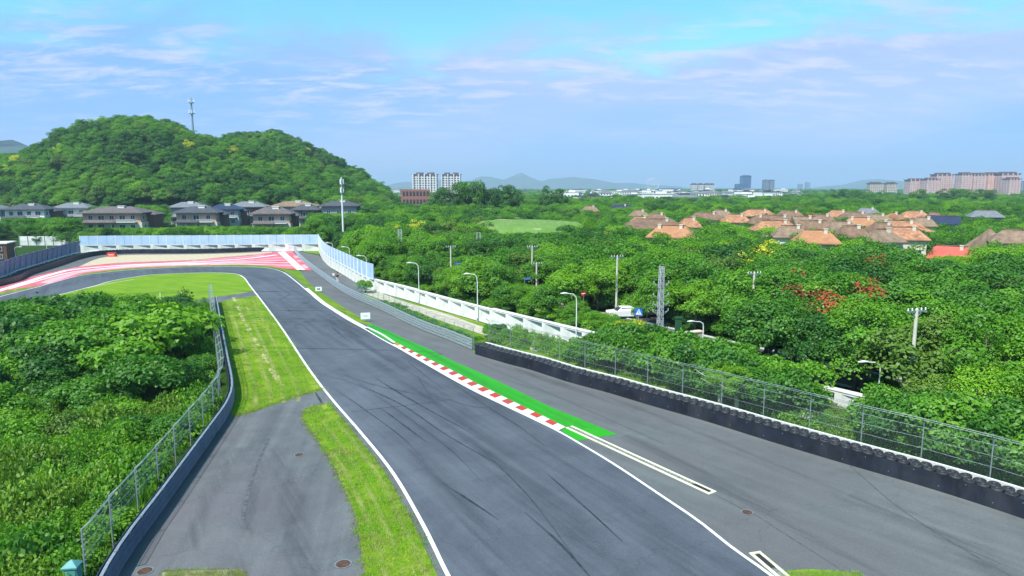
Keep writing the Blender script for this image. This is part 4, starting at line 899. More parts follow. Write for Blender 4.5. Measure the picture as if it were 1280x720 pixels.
H = [(815, 273, 76, m_roofb, m_wcream, 'long brown roofed house behind the orange roofed one, left end of the village', .15, dict(wing=(1, .4, m_roofo))),
     (838, 281.5, 56, m_roofs, m_wcream, 'salmon orange roofed house in front of the long brown roof, left end of village', -.2, dict(chim=2)),
     (799, 270.5, 24, m_roofo, m_wpink, 'small orange roof tucked left behind the long brown roofed house', .1, {}),
     (820, 266, 26, m_roofb, m_wcream, 'small brown hipped roof directly behind the long brown roofed house', 0, {}),
     (776, 255.5, 22, m_roofn, m_wwhite, 'far navy roofed house with white gable edges left of the village', 0, dict(gable=True)),
     (881, 265, 42, m_roofb, m_wcream, 'brown and orange roofed house standing alone between the two village groups', .1, dict(wing=(-1, .5, m_roofo))),
     (737, 257, 18, m_rooft, m_wwhite, 'far beige roofed house among trees right of the golf green', .2, {}),
     (945, 261.5, 40, m_rooft, m_wpink, 'grey brown roofed house at the back of the middle village row', .05, {}),
     (964, 268.5, 62, m_roofb, m_wcream, 'longest brown roofed house in the middle of the village', .08, dict(chim=2)),
     (966, 275.5, 54, m_roofo, m_wcream, 'orange roofed house right in front of the longest brown roof', .08, {}),
     (1014, 275, 32, m_roofb, m_wwhite, 'brown roofed house with cream walls right of the orange roofed one mid village', -.1, dict(gable=True)),
     (1048, 276, 36, m_rooft, m_wwhite, 'grey brown roofed house with white gable left of the right village row', .12, dict(wing=(1, .4, m_rooft))),
     (1016, 287, 48, m_roofs, m_wcream, 'nearest salmon orange roof below the middle of the village', 0, {}),
     (1024, 267.5, 30, m_roofb, m_wcream, 'brown roofed house in the middle back row beside the red brown tree', 0, {}),
     (1066, 264.5, 38, m_roofb, m_wcream, 'brown roofed house in the back row beneath the grey pitched roof', .1, {}),
     (1082, 259.5, 26, m_roofg, m_wwhite, 'grey pitched roof farthest back in the middle of the village', -.1, {}),
     (1072, 271.5, 40, m_roofs, m_wcream, 'red orange roofed house above the white gabled one, middle of village', .05, dict(chim=2)),
     (1119, 275.5, 62, m_rooft, m_wcream, 'long grey brown roof with two dormers in the right village row', .05, dict(chim=2)),
     (1126, 283.5, 42, m_roofo, m_wcream, 'orange roofed house in front of the long roof with two dormers', .05, {}),
     (1097, 286, 28, m_rooft, m_wwhite, 'nearer grey brown roofed house with white gable left of the orange roof', .5, {}),
     (1140, 263.5, 32, m_roofo, m_wcream, 'orange tan roofed house in the back row left of the navy roof', .1, {}),
     (1176, 269, 33, m_roofn, m_wwhite, 'navy blue roofed house with white gable at the right of the village', -.2, dict(gable=True, chim=0)),
     (1228, 262.5, 36, m_roofg, m_wgrey, 'low grey hipped roof standing alone far right behind the trees', 0, dict(chim=0)),
     (1231, 284.5, 30, m_rooft, m_wcream, 'steep pyramid roofed grey brown house at the right', .3, dict(ridge=0, rise=3.6, chim=0, dep=.9)),
     (1268, 287, 62, m_rooft, m_wcream, 'large grey brown roofed house cut by the right edge of the photo', -.15, dict(wing=(1, .5, m_roofo))),
     (1113, 265.5, 20, m_rooft, m_wwhite, 'small house with pale gable in the back row left of the orange tan roof', 1.2, dict(gable=True)),
     (1164, 265, 16, m_roofb, m_wpink, 'small mauve brown roof just behind the navy blue roofed house', 0, dict(chim=0)),
     (1186, 307, 60, m_roofr, m_wwhite, 'bright red roofed house alone among the trees at the right', -.45, dict(ridge_z=5.6, rise=2.1, ridge=.6, dep=.7))]
H = [(a, b, c_, (m_roofo if (d is m_rooft and a % 3 == 0) else d), e_, f_.replace('grey brown', 'muted tan') if (d is m_rooft and a % 3 == 0) else f_, g_, h_) for a, b, c_, d, e_, f_, g_, h_ in H]
H += [(900, 262, 26, m_rooft, m_wcream, 'grey brown roof just right of the lone brown and orange roofed house', -.1, {}), (918, 267.5, 30, m_roofo, m_wcream, 'muted orange roof left of the longest brown roof mid village', .1, {}), (985, 263, 34, m_roofb, m_wcream, 'brown roof behind the right end of the longest brown roof', -.05, {}),
      (1003, 270, 26, m_rooft, m_wwhite, 'pale walled house between the longest brown roof and the red orange one', .1, dict(gable=True)), (1045, 262.5, 26, m_roofo, m_wcream, 'tan orange roof in the back row left of the grey pitched roof', 0, {}), (1092, 267, 32, m_rooft, m_wcream, 'grey brown roof between the grey pitched roof and the dormered long roof', .1, {}),
      (1098, 277.5, 30, m_roofb, m_wwhite, 'dark brown roof touching the left end of the long dormered roof', .2, {}), (1060, 281.5, 34, m_roofb, m_wcream, 'brown roof in front of the white gabled house mid village', .1, {}), (985, 281.5, 40, m_rooft, m_wwhite, 'grey brown roof with white walls below the longest brown roof', -.05, {}),
      (860, 272, 22, m_roofo, m_wcream, 'small tan roof between the left village group and the lone house', .1, {}), (1150, 271, 26, m_rooft, m_wcream, 'grey brown roof between the dormered roof and the navy roof', -.1, {}), (798, 262, 18, m_rooft, m_wwhite, 'small grey brown roof below the navy gabled far roof', .2, {})]
for px, pr, wp, ro, wa, lab, rz, kw in H: house(px, pr, wp, ro, wa, lab, rz, **kw)
m_roofv = plain('dark_brown_slate', (0.135, 0.115, 0.115), .7, var=.2, scale=1.0)
def villa(px, pr, wpx, roof, up, lo, label, ridge_z=9.0, tower=True, balc=True):
    D = min(300 + (px % 7), (CAM_H - ridge_z) * F / (pr - 234)); ridge_z = topz(pr, D); c = at(px, D); L = wpx / F * D * .92; Wd = L * .55; e = empty('villa', c, .12, label=label, cat='villa'); eav = ridge_z - 2.1
    mb = MB(); mb.box((0, 0, 1.7), (L * .94, Wd, 3.4)); mb.build('lower_wall', lo, e)
    mb = MB(); mb.box((L * .36, Wd * .35, (eav - .9) / 2), (L * .42, Wd * .7, eav - .9)); mb.build('shaded_side_wing', m_wbrown, e); mb = MB(); hip(mb, L * .36, Wd * .35, L * .42, Wd * .7, eav - .88, 1.5, over=.8, ridge=.5); mb.build('rear_roof', roof, e)  # second volume added; its dark brown stands for the shaded right side
    mb = MB(); mb.box((0, 0, 3.4 + (eav - 3.4) / 2), (L * .9, Wd * .96, eav - 3.4)); mb.build('upper_wall', up, e)
    rf = MB(); hip(rf, 0, 0, L * .92, Wd, eav, 2.1, over=1.1, ridge=.45, thick=.3); rf = rf.build('roof', roof, e)
    mb = MB(); mb.box((L * .08, -Wd * .1, ridge_z - .35), (2.2, 1.4, 1.0)); mb.box((L * .08, -Wd * .1, ridge_z + .2), (2.6, 1.7, .14)); mb.build('dormer', m_wwhite if tower else roof, rf)
    mb = MB(); hip(mb, -L * .18, -Wd / 2 - 1.0, L * .5, 2.6, 3.5, .9, over=.6, ridge=.7, thick=.2); mb.build('porch_roof', roof, e)
    for x in (-L * .40, -L * .2, 0.02 * L): 
        mb = MB(); mb.box((x, -Wd / 2 - 1.7, 1.65), (.4, .4, 3.3)); mb.build('porch_column', lo, e)
    if balc:
        mb = MB(); mb.box((L * .25, -Wd / 2 - .9, 3.5), (L * .3, 1.8, .25)); mb.build('balcony', m_wwhite, e); mb = MB(); mb.box((L * .25, -Wd / 2 - 1.72, 4.1), (L * .3, .08, .9)); mb.build('balcony_rail', m_wgrey, e)
    k = max(3, int(L / 4.2))
    for i in range(k):
        x = -L * .41 + L * .82 * (i + .5) / k
        for z, y in ((5.1, -Wd * .48 - .03), (1.7, -Wd / 2 - .03)):
            o = link('window', wm, None, e, (x, y, z)); o.scale = (1.5 if i % 2 else 1.1, 1, 1.15); link('frame', wf, None, o)
    for z in (5.1, 1.7):
        for j in (-1, 0, 1):
            for s in (-1, 1): o = link('window', wm, None, e, (s * (L * (.45 if z > 3 else .47) + .03), j * Wd * .28, z), s * math.pi / 2); link('frame', wf, None, o)
    HOUSES.append((c.x, c.y, max(L, Wd) * .62 + 2, px, wpx, 290, D))
V = [(-14, 254, 50, m_roofg, m_wgrey, m_wwhite, 'grey roofed villa cut by the left edge of the photo'), (40, 254.5, 54, m_roofd, m_wwhite, m_wgrey, 'grey roofed villa with white upper piers, second from the left edge'),
     (96, 253, 46, m_roofg, m_wwhite, m_wwhite, 'grey roofed villa with pale chimney box left behind the big brown roofed villa'), (150, 257.5, 80, m_roofv, m_wpink, m_wcream, 'widest brown roofed villa with pinkish upper floor in the middle of the left row'),
     (238, 252, 44, m_roofg, m_wgrey, m_wgrey, 'grey roofed villa rising behind the dark roofed villa'), (251, 257.5, 56, m_roofd, m_wpink, m_wcream, 'dark roofed villa with cream ground floor right of the widest villa'),
     (284, 254.5, 40, m_roofn, m_wgrey, m_wgrey, 'blue roofed villa showing between the dark roofed villa and a round tree'), (313, 251.5, 48, m_roofg, m_wbrown, m_wgrey, 'blue grey roofed villa behind the dark round tree'),
     (343, 258.5, 52, m_roofv, m_wpink, m_wcream, 'grey roofed villa with pinkish upper floor nearest the blue panelled wall corner'), (370, 251, 60, m_rooft, m_wgrey, m_wgrey, 'long villa roof behind the villa nearest the corner'),
     (384, 255, 34, m_roofd, m_wbrown, m_wcream, 'small dark roofed villa just right of the villa nearest the corner'), (426, 250.5, 50, m_roofd, m_wgrey, m_wpink, 'dark flat looking villa roof beside the tall white mast')]
for v in V: villa(*v)

# ------------------------------------------------------------------ tall and far buildings
def tower(name, px, pt, wpx, D, dep, wall, label, floors, bays, crown=None, strips=None, top_extra=0, cat='tower block', glassm=None, slab=True, rz=0):
    c = at(px, D); W = wpx / F * D; z = topz(pt, D); e = empty(name, c, rz, label=label, cat=cat)
    mb = MB(); mb.box((0, 0, z / 2), (W * .92, dep, z)); mb.build('wall', wall, e)
    fh = z / floors; gl = MB()
    for f in range(floors):
        for b in range(bays):
            x = -W * .43 + W * .86 * (b + .5) / bays; gl.box((x, -dep / 2 - .05, fh * (f + .5)), (W * .86 / bays * .55, .3, fh * .5))
        for b in range(3):
            for s in (-1, 1): gl.box((s * (W * .46 + .05), -dep / 2 + dep * (b + .5) / 3, fh * (f + .5)), (.3, dep * .16, fh * .5))
    gl.build('windows', glassm or m_glass, e, kind='stuff')
    if strips:
        for b in range(bays + 1):
            if b % strips: continue
            x = -W * .44 + W * .88 * b / bays; mb = MB(); mb.box((x, -dep / 2 - .5, z / 2 + .5), (W * .05, 1.4, z + 1)); mb.build('wall_pier', wall, e)
    if crown: mb = MB(); mb.box((0, 0, z + fh * .18), (W, dep * 1.12, fh * .3)); mb.box((-W * .2, 0, z + fh * .55), (W * .25, dep * .6, fh * .9)); mb.box((W * .22, 0, z + fh * .55), (W * .25, dep * .6, fh * .9)); mb.build('roof_cornice', crown, e)
    return e
m_tw = plain('pale_tower_render', (0.62, 0.62, 0.62), .8, var=.06, scale=.2); m_tp = plain('pink_tower_cladding', (0.62, 0.42, 0.38), .85, var=.1, scale=.2)
m_tb = plain('beige_tower_cladding', (0.58, 0.50, 0.40), .85, var=.1, scale=.2); m_tg = plain('blue_glass_curtain', (0.05, 0.14, 0.30), .2, var=.15, scale=.05, spec=.7); m_tc = plain('purple_brown_cornice', (0.16, 0.10, 0.11), .8, var=.1)
m_tgb = plain('grey_blue_tower', (0.22, 0.27, 0.36), .7, var=.1)
tower('apartment_tower', 532, 219, 32, 820, 14, m_tw, 'wider pale apartment tower with brown cornice rising behind the brown building', 11, 8, m_tc, 2)
tower('apartment_tower', 564.5, 219, 25, 850, 14, m_tw, 'narrower pale apartment tower with brown cornice above the tall dark trees', 11, 6, m_tc, 2)
tower('office_building', 520, 236.5, 38, 330, 14, m_wbrick, 'reddish brown office building of four storeys at the foot of the wooded hill', 4, 8, None, None, cat='office building', rz=.15)
tower('office_building', 556, 238.5, 30, 345, 14, m_tw, 'pale grey low block half hidden behind the tall dark trees', 4, 7, None, None, cat='office building', rz=.1)
for i, (px, w_) in enumerate(((867, 7.5), (875, 7), (883, 7), (889, 5))): tower('apartment_tower', px, 230.5, w_, 1500, 13, m_tw, ['leftmost of the four distant white slab towers with dark caps', 'second from left of the four distant white slab towers', 'third from left of the four distant white slab towers', 'rightmost and narrowest of the four distant white slab towers'][i], 9, 4, m_tc)
tower('office_tower', 931, 220.5, 11.5, 2100, 26, m_tg, 'tallest distant blue glass office tower on the skyline', 16, 6, m_tg, cat='office tower'); tower('office_block', 923, 230, 8, 2080, 24, m_tg, 'lower blue glass block joined to the left of the tallest glass tower', 6, 4, None, cat='office block')
tower('office_tower', 956.5, 225.5, 6.2, 1900, 20, m_tgb, 'left one of the twin grey blue towers right of the glass tower', 15, 3, m_tgb, cat='office tower'); tower('office_tower', 963.2, 225.5, 6.0, 1900, 20, m_tgb, 'right one of the twin grey blue towers right of the glass tower', 15, 3, m_tgb, cat='office tower')
tower('office_tower', 1000, 230, 4.5, 4200, 30, m_tgb, 'shorter faint tower far off right of the twin towers', 12, 2, None, cat='office tower'); tower('office_tower', 1009, 228, 4.6, 4300, 30, m_tgb, 'taller faint tower far off right of the twin towers', 14, 2, None, cat='office tower')
for i, (px, pt, w_) in enumerate(((1092.5, 229.5, 17), (1112, 229.5, 13))): tower('apartment_tower', px, pt, w_, 1250, 14, m_tb, ['left of the two short beige slab towers on the right skyline', 'right of the two short beige slab towers on the right skyline'][i], 8, 6, m_tc)
for i, (px, pt, w_, D) in enumerate(((1142, 225.3, 22, 1020), (1161, 224.5, 18, 1000), (1175, 219, 24, 1020), (1202, 218.5, 15, 980), (1218, 219, 18, 990), (1236, 218.5, 19, 1000), (1256, 218, 26, 985), (1262, 224, 16, 960))):
    tower('apartment_tower', px, pt, w_ * .94, D, 16, m_tp, ['leftmost and lowest stepped pink apartment block of the right skyline cluster', 'second low pink apartment block from the left of the right cluster', 'taller pink apartment block ending the left half of the right cluster', 'narrow pink block beginning the right half of the right cluster', 'second pink block in the right half of the right cluster',
        'third pink block in the right half of the right cluster', 'broadest pink block closing the right cluster', 'lower pink block in front of the broadest one at the far right'][i], 11, 7, m_tc, 2, glassm=m_wpink if i == 5 else m_tgb)
tower('office_block', 1278, 226, 12, 1600, 20, m_tgb, 'blue grey block at the right edge of the skyline', 8, 3, None, cat='office block')
tower('office_block', 836, 235.5, 30, 1700, 20, m_tg, 'long low dark blue block left of the four white slab towers', 3, 10, None, cat='office block')
# far ferris wheel
e = empty('ferris_wheel', at(816, 3600), label='faint giant ferris wheel far off on the skyline', cat='ferris wheel'); zc = topz(230.5, 3600); Rw = 32
for nm, wd in (('rim', 1.4), ('inner_ring', .7)):
    mb = MB(); rr = Rw if nm == 'rim' else Rw * .8; P = [(rr * math.cos(a), 0, zc + rr * math.sin(a)) for a in np.linspace(0, 2 * math.pi, 37)]; mb.tube(P, wd, 4, False); mb.build(nm, m_tw, e)
for k in range(12): mb = MB(); a = k * math.pi / 6; mb.beam((0, 0, zc), (Rw * math.cos(a), 0, zc + Rw * math.sin(a)), .5); mb.build('spoke', m_tw, e)
for s in (-1, 1): mb = MB(); mb.beam((s * 20, 0, 0), (0, 0, zc), 1.6); mb.build('leg', m_tw, e)
# low white town
ORD = ['nearest', 'second nearest', 'third nearest', 'fourth nearest', 'fifth nearest', 'sixth nearest', 'seventh nearest', 'eighth nearest', 'ninth nearest', 'tenth nearest', 'eleventh nearest', 'twelfth nearest'] + [w_ + ' nearest' for w_ in
       'thirteenth fourteenth fifteenth sixteenth seventeenth eighteenth nineteenth twentieth twenty-first twenty-second twenty-third twenty-fourth twenty-fifth twenty-sixth twenty-seventh twenty-eighth twenty-ninth thirtieth'.split()]
def relabel(items, marks, phrase):
    """items: (object, x, y, look); gives every one its place relative to the closest landmark"""
    groups = {}
    for o, x, y, look in items:
        m = min(marks, key=lambda q: (q[1] - x) ** 2 + (q[2] - y) ** 2)
        ax, ay = m[1], m[2]; vx, vy = x - ax, y - ay
        dist = math.hypot(ax, ay); rad = (vx * ax + vy * ay) / dist; lat = (vx * ay - vy * ax) / dist
        side = ('behind' if rad > 0 else 'in front of') if abs(rad) > abs(lat) else ('right of' if lat > 0 else 'left of')
        groups.setdefault((look, m[0], side), []).append((vx * vx + vy * vy, o))
    for (look, mk, side), L in groups.items():
        L.sort(key=lambda t: t[0])
        for k, (_, o) in enumerate(L): o['label'] = phrase(look, (ORD[k] if len(L) > 1 else ''), side, mk)
town = []
for i in range(124):
    D = rng.uniform(520, 1700); px = rng.uniform(700, 1000) if i > 14 else rng.uniform(480, 530); c = at(px, D)
    big = rng.uniform() < .3; W = rng.uniform(8, 20) * (1.6 if big else 1); dp = rng.uniform(8, 14); hz = rng.uniform(5, 9.5) + (3 if big else 0)
    cream = rng.uniform() < .25; e = empty('town_building', c, rng.uniform(-.4, .4), cat='building', group='low white buildings of the distant town')
    mb = MB(); mb.box((0, 0, hz / 2), (W, dp, hz)); mb.build('wall', m_wcream if cream else m_wwhite, e)
    mb = MB()
    if i % 3: mb.box((0, 0, hz + .2), (W + .8, dp + .8, .4)); mb.box((W * .2, 0, hz + 1), (W * .3, dp * .4, 1.4))
    else: hip(mb, 0, 0, W, dp, hz, 1.8)
    mb.build('roof', [m_roofg, m_wwhite, m_roofd][i % 3], e)
    mb = MB()
    for f in range(int(hz // 3)):
        for b in range(int(W // 4) + 1): mb.box((-W * .45 + W * .9 * (b + .5) / (int(W // 4) + 1), -dp / 2 - .03, 1.7 + f * 3), (1.6, .1, 1.4))
    mb.build('windows', m_glass, e, kind='stuff')
    town.append((e, c.x, c.y, ('big ' if big else '') + ('cream' if cream else 'white')))
tm_ = [('four white slab towers', *at(878, 1500)[:2]), ('tallest glass tower', *at(931, 2100)[:2]), ('ferris wheel', *at(816, 3600)[:2]), ('wider pale apartment tower', *at(532, 820)[:2]), ('navy gabled far roof', *at(776, 700)[:2]), ('lone brown orange roof', *at(881, 750)[:2]), ('far beige roof', *at(737, 900)[:2]), ('twin grey blue towers', *at(960, 1300)[:2])]
relabel(town, tm_, lambda look, k, side, mk: f'{look} town building, {k} {side} the {mk}'.replace(',  ', ', '))
# brown building and framed panel wall at the left edge
e = empty('brown_building', at(-8, 150), .35, label='dark brown flat roofed building cut by the left edge above the steel blue barrier', cat='building')
mb = MB(); mb.box((0, 0, 1.9), (7, 6, 3.8)); mb.build('wall', m_wbrown, e); mb = MB(); mb.box((0, 0, 3.9), (7.4, 6.4, .22)); mb.build('roof', m_wwhite, e)
for z in (1.0, 2.7):
    for x in (-2.2, 0, 2.2): o = link('window', wm, None, e, (x, -3.05, z)); o.scale = (.7, 1, .6); link('frame', wf, None, o)
e = empty('panel_screen', at(62, 188), 0, label='long grey white panel screen on dark posts left of the far panelled wall', cat='screen')
pxw = 74 / F * 188
for i in range(7):
    mb = MB(); x = -pxw / 2 + pxw * (i + .5) / 7; mb.box((x, 0, 2.0), (pxw / 7 - .12, .08, 1.3)); mb.build('screen_panel', m_conc, e)
    mb = MB(); mb.box((x, 0, .7), (pxw / 7 - .12, .1, 1.2)); mb.build('screen_panel', m_conc2, e)
    mb = MB(); mb.box((x - pxw / 14, -.05, 1.4), (.12, .2, 2.8)); mb.build('screen_post', m_galvd, e)

# ------------------------------------------------------------------ masts, pylons, poles, lamps
def lamp(base, h, dx, label, lean=0):
    e = empty('street_lamp', base, label=label, cat='street lamp', group='curved white street lamps around the circuit wall')
    mb = MB(); mb.tube([(0, 0, 0), (0, 0, h * .82), (dx * .05, 0, h * .93), (dx * .35, 0, h * .99), (dx, 0, h)], [.065, .05, .045, .04, .035], 8); mb.build('pole', m_postw, e)
    mb = MB(); s = 1 if dx > 0 else -1; mb.tube([(dx - .1 * s, 0, h + .02), (dx + .25 * s, 0, h + .03), (dx + .62 * s, 0, h - .01)], [.05, .10, .04], 8); mb.build('lamp_head', m_lamp, e)
    mb = MB(); mb.lathe([(.17, 0), (.17, .06), (.10, .1), (.10, .35)], 10); mb.build('base_plate', m_galvd, e); return e
LAMPS = [(597, 401.5, 342, -1.0, 'white street lamp before the white wall, middle one of the three'), (524, 379.5, 328, -1.0, 'white street lamp at the upper end of the white wall'), (720, 435, 367, -1.0, 'white street lamp where the white wall disappears behind bushes')]
for px, pb, pt, dx, lab in LAMPS:
    b = G(px, pb); lamp(b, topz(pt, b.y), dx, lab)
for px, D, pt, dx, lab in [(878, 66, 403, -1.0, 'white street lamp rising from trees right of the tall lattice pylon'), (1096, 47, 456, -1.0, 'white street lamp head peeping out of the trees left of the nearest concrete pole'), (459, 112, 319, -1.0, 'white street lamp behind the end of the curving panelled wall'),
                           (438, 125, 308, -.9, 'second white street lamp behind the curving panelled wall counted from its near end'), (417, 140, 303, -.9, 'third white street lamp behind the curving panelled wall counted from its near end'), (416, 190, 283, 1.0, 'far white street lamp left of the tall white mast'),
                           (20, 150, 308, 1.0, 'white street lamp beside the dark brown building'), (59, 170, 296, 1.0, 'white street lamp in front of the grey white panel screen'), (101, 190, 291, 1.0, 'white street lamp behind the left end of the far panelled wall'), (312, 178, 289, 0.8, 'small lamp behind the middle of the far panelled wall')]:
    lamp(at(px, D), topz(pt, D), dx, lab)
def cpole(px, D, pt, label, arms=1, r=.16):
    h_ = topz(pt, D); e = empty('utility_pole', at(px, D), .3, label=label, cat='utility pole', group='tall concrete utility poles in the wood')
    mb = MB(); mb.tube([(0, 0, 0), (0, 0, h_)], [r, r * .72], 10); mb.build('pole', m_pole, e)
    for k in range(arms):
        z = h_ - .15 - k * .9; mb = MB(); mb.beam((-.85, 0, z), (.85, 0, z), .09); mb.beam((-.5, 0, z), (0, 0, z - .5), .05); mb.beam((.5, 0, z), (0, 0, z - .5), .05); mb.build('crossarm', m_galvd, e)
        for x in (-.75, -.4, 0.0, .4, .75): mb = MB(); mb.lathe([(.03, 0), (.055, .04), (.035, .08), (.055, .12), (.03, .18), (0.001, .2)], 8, (x, 0, z + .04)); mb.build('insulator', m_postw, e)
PO = [(1134, 45.5, 387, 'nearest concrete utility pole with white insulators on the right'), (938.5, 70, 340, 'concrete utility pole beside the red and yellow tipped trees'), (770, 84, 319, 'tall concrete pole left of the blue crossing sign'), (665, 100, 307, 'taller of the two poles standing close together mid wood'),
      (670.5, 96, 328, 'shorter of the two poles standing close together mid wood'), (564, 112, 307, 'concrete pole left of the ladder shaped lattice mast'), (463.5, 168, 289, 'short pole near the tall white mast'), (543, 150, 288, 'small pole between the left lattice mast and the ladder shaped mast'), (507.5, 170, 282, 'small pole beside the yellow tree at the hill foot'), (1058, 60, 430, 'short pole hidden in trees left of the nearest concrete utility pole')]
for px, D, pt, lab in PO: cpole(px, D, pt, lab, r=.15 if D < 130 else .18)
m_steel = plain('pale_lattice_steel', (0.40, 0.43, 0.45), .6, var=.12, scale=2)
def lattice(px, D, pt, wpx, label, arms=(), z0=0, nseg=9, ladder=False, taper=.75, mast=False):
    h_ = topz(pt, D); Wt = wpx / F * D / 2; e = empty('lattice_mast' if ladder else 'lattice_pylon', at(px, D), .25, label=label, cat='mast' if ladder else 'pylon'); zb = h_ * .45 if ladder else 0
    def w_(z): return Wt * (1 + (1 - z / h_) * (taper if not ladder else 0))
    if ladder: mb = MB(); mb.tube([(0, 0, 0), (0, 0, zb)], .13, 8); mb.build('lower_pole', m_pole, e)
    for i, j in ((-1, -1), (1, -1), (1, 1), (-1, 1)):
        mb = MB(); mb.beam((i * w_(zb), j * w_(zb), zb), (i * w_(h_), j * w_(h_), h_), .06); mb.build('leg', m_steel, e)
    for s in range(nseg):
        a, b = zb + (h_ - zb) * s / nseg, zb + (h_ - zb) * (s + 1) / nseg; mb = MB(); wa, wb = w_(a), w_(b)
        c0 = [(-wa, -wa, a), (wa, -wa, a), (wa, wa, a), (-wa, wa, a)]; c1 = [(-wb, -wb, b), (wb, -wb, b), (wb, wb, b), (-wb, wb, b)]
        for k in range(4):
            mb.beam(c1[k], c1[(k + 1) % 4], .04)
            if not ladder: mb.beam(c0[k], c1[(k + 1) % 4], .03); mb.beam(c0[(k + 1) % 4], c1[k], .03)
        mb.build('bracing', m_steel, e)
    for z in arms:
        mb = MB(); L = .75; zz = h_ * z
        for s in (-1, 1): mb.beam((s * w_(zz), 0, zz), (s * (w_(zz) + L * .8), 0, zz + .22), .04); mb.beam((s * w_(zz), 0, zz - .25), (s * (w_(zz) + L * .8), 0, zz + .22), .03); mb.box((s * (w_(zz) + L * .8), 0, zz + .33), (.08, .08, .24))
        for s in (-1, 1): mb.beam((0, s * w_(zz), zz), (0, s * (w_(zz) + L * .7), zz + .2), .04)
        mb.build('crossarm', m_steel, e)
lattice(824, 66, 333, 4.6, 'tall silver lattice pylon with short arms rising from the bushes right of the yellow tree', (.78, .64, .54, .45), nseg=11, taper=.35)
lattice(501, 130, 286, 4.0, 'small lattice pylon in the wood beyond the upper end of the white wall', (.62, .5), nseg=9, taper=.3)
lattice(598.5, 128, 290, 4.2, 'ladder shaped lattice mast on a pole in the middle of the wood', (), ladder=True, nseg=5)
lattice(436, 215, 268, 2.8, 'short lattice pylon just right of the tall white mast', (.9, .7), nseg=6, taper=.4)
e = empty('telecom_mast', at(429.5, 200), label='tall white telecom mast beyond the corner of the panelled wall', cat='mast'); h_ = topz(222, 200)
mb = MB(); mb.tube([(0, 0, 0), (0, 0, h_)], [.30, .20], 12); mb.build('pole', m_postw, e)
for z in (h_ - 1.2, h_ - 3.6):
    mb = MB(); mb.lathe([(.65, 0), (.65, .08), (.2, .08)], 12, (0, 0, z - .9)); mb.build('platform', m_galv, e)
    for k in range(3): a = k * 2.1 + .4; mb = MB(); mb.box((.5 * math.cos(a), .5 * math.sin(a), z), (.25, .18, 1.4), a); mb.build('antenna_panel', m_postw, e)
hp = at(239, 470, 72); hzg = float(hill_z(np.array([hp.x]), np.array([470.0]))[0]); ht = topz(127, 470)
e = empty('telecom_mast', (hp.x, 470, hzg), label='dark telecom mast standing on top of the wooded hill', cat='mast'); hh = ht - hzg
mb = MB(); mb.tube([(0, 0, 0), (0, 0, hh)], [.75, .5], 10); mb.build('pole', m_galvd, e)
for z in (hh - 2.0, hh - 9.0):
    mb = MB(); mb.lathe([(1.9, 0), (1.9, .4), (.4, .5)], 12, (0, 0, z - 1.2)); mb.build('platform', m_galvd, e)
    for k in range(4): a = k * 1.57 + .4; mb = MB(); mb.box((1.6 * math.cos(a), 1.6 * math.sin(a), z), (.8, .5, 2.6), a); mb.build('antenna_panel', m_postw, e)

# ------------------------------------------------------------------ street furniture behind the wall
def frame_on(dv, nrm, up=(0, 0, 1)): pass
mb = MB()
s0 = at(798, 78); e = empty('crossing_sign', s0, .0, label='blue square pedestrian crossing sign behind the white wall', cat='road sign'); hs = topz(390.5, 78)
mb = MB(); mb.tube([(0, .06, 0), (0, .06, hs + .3)], .05, 8); mb.build('post', m_galvd, e)
mb = MB(); mb.box((0, 0, hs), (.86, .05, .86)); bd = mb.build('sign_board', m_signblue, e)
mb = MB(); mb.poly([(-.36, -.028, hs - .33), (.36, -.028, hs - .33), (0, -.028, hs + .33)]); mb.build('white_triangle', m_signwhite, bd)
mb = MB(); y = -.032
mb.poly([(.0 + .045 * math.cos(a), y, hs + .13 + .045 * math.sin(a)) for a in np.linspace(0, 2 * math.pi, 10, endpoint=False)])
for P in ([(-.03, .07), (.05, .07), (.04, -.08), (-.04, -.08)], [(-.04, -.08), (.01, -.08), (-.07, -.25), (-.12, -.25)], [(0, -.08), (.05, -.08), (.13, -.25), (.07, -.25)], [(-.03, .05), (-.02, .0), (-.12, -.06), (-.13, -.03)], [(.03, .05), (.05, .0), (.13, -.04), (.12, -.0)]): mb.poly([(a, y, hs + b) for a, b in P])
mb.build('walking_figure', m_signblue, bd)
for px, D, py, lab in ((808.5, 80, 377, 'blue street name plate just above the crossing sign'), (570, 108, 329, 'blue street name plate by the pole left of the ladder shaped mast'), (656, 95, 348.5, 'blue street name plate left of the two close poles'), (1057, 56, 417, 'small pale blue plate among the trees left of the nearest concrete pole')):
    z = topz(py, D); e = empty('street_name_sign', at(px, D), .5, label=lab, cat='road sign', group='blue street name plates'); mb = MB(); mb.tube([(0, 0, 0), (0, 0, z)], .04, 8); mb.build('post', m_galvd, e)
    mb = MB(); mb.box((.4, 0, z), (1.0, .05, .32)); mb.build('sign_board', m_signblue, e); mb = MB(); mb.box((.4, -.03, z), (.92, .012, .03)); mb.build('white_stripe', m_signwhite, e)
z = topz(367, 82); e = empty('no_entry_sign', at(729, 82), 0, label='round red sign with white bar above the lamp at the end of the white wall', cat='road sign')
mb = MB(); mb.tube([(0, .05, 0), (0, .05, z)], .04, 8); mb.build('post', m_galvd, e)
mb = MB(); P = [(.34 * math.cos(a), .34 * math.sin(a)) for a in np.linspace(0, 2 * math.pi, 20, endpoint=False)]; mb.poly([(a, -.02, z + b) for a, b in P]); mb.poly([(a, .02, z + b) for a, b in P][::-1])
for i in range(20): a, b = P[i], P[(i + 1) % 20]; mb.quad((a[0], -.02, z + a[1]), (a[0], .02, z + a[1]), (b[0], .02, z + b[1]), (b[0], -.02, z + b[1]))
mb.build('sign_disc', m_signred, e); mb = MB(); mb.box((0, -.03, z), (.42, .01, .12)); mb.build('white_bar', m_signwhite, e)
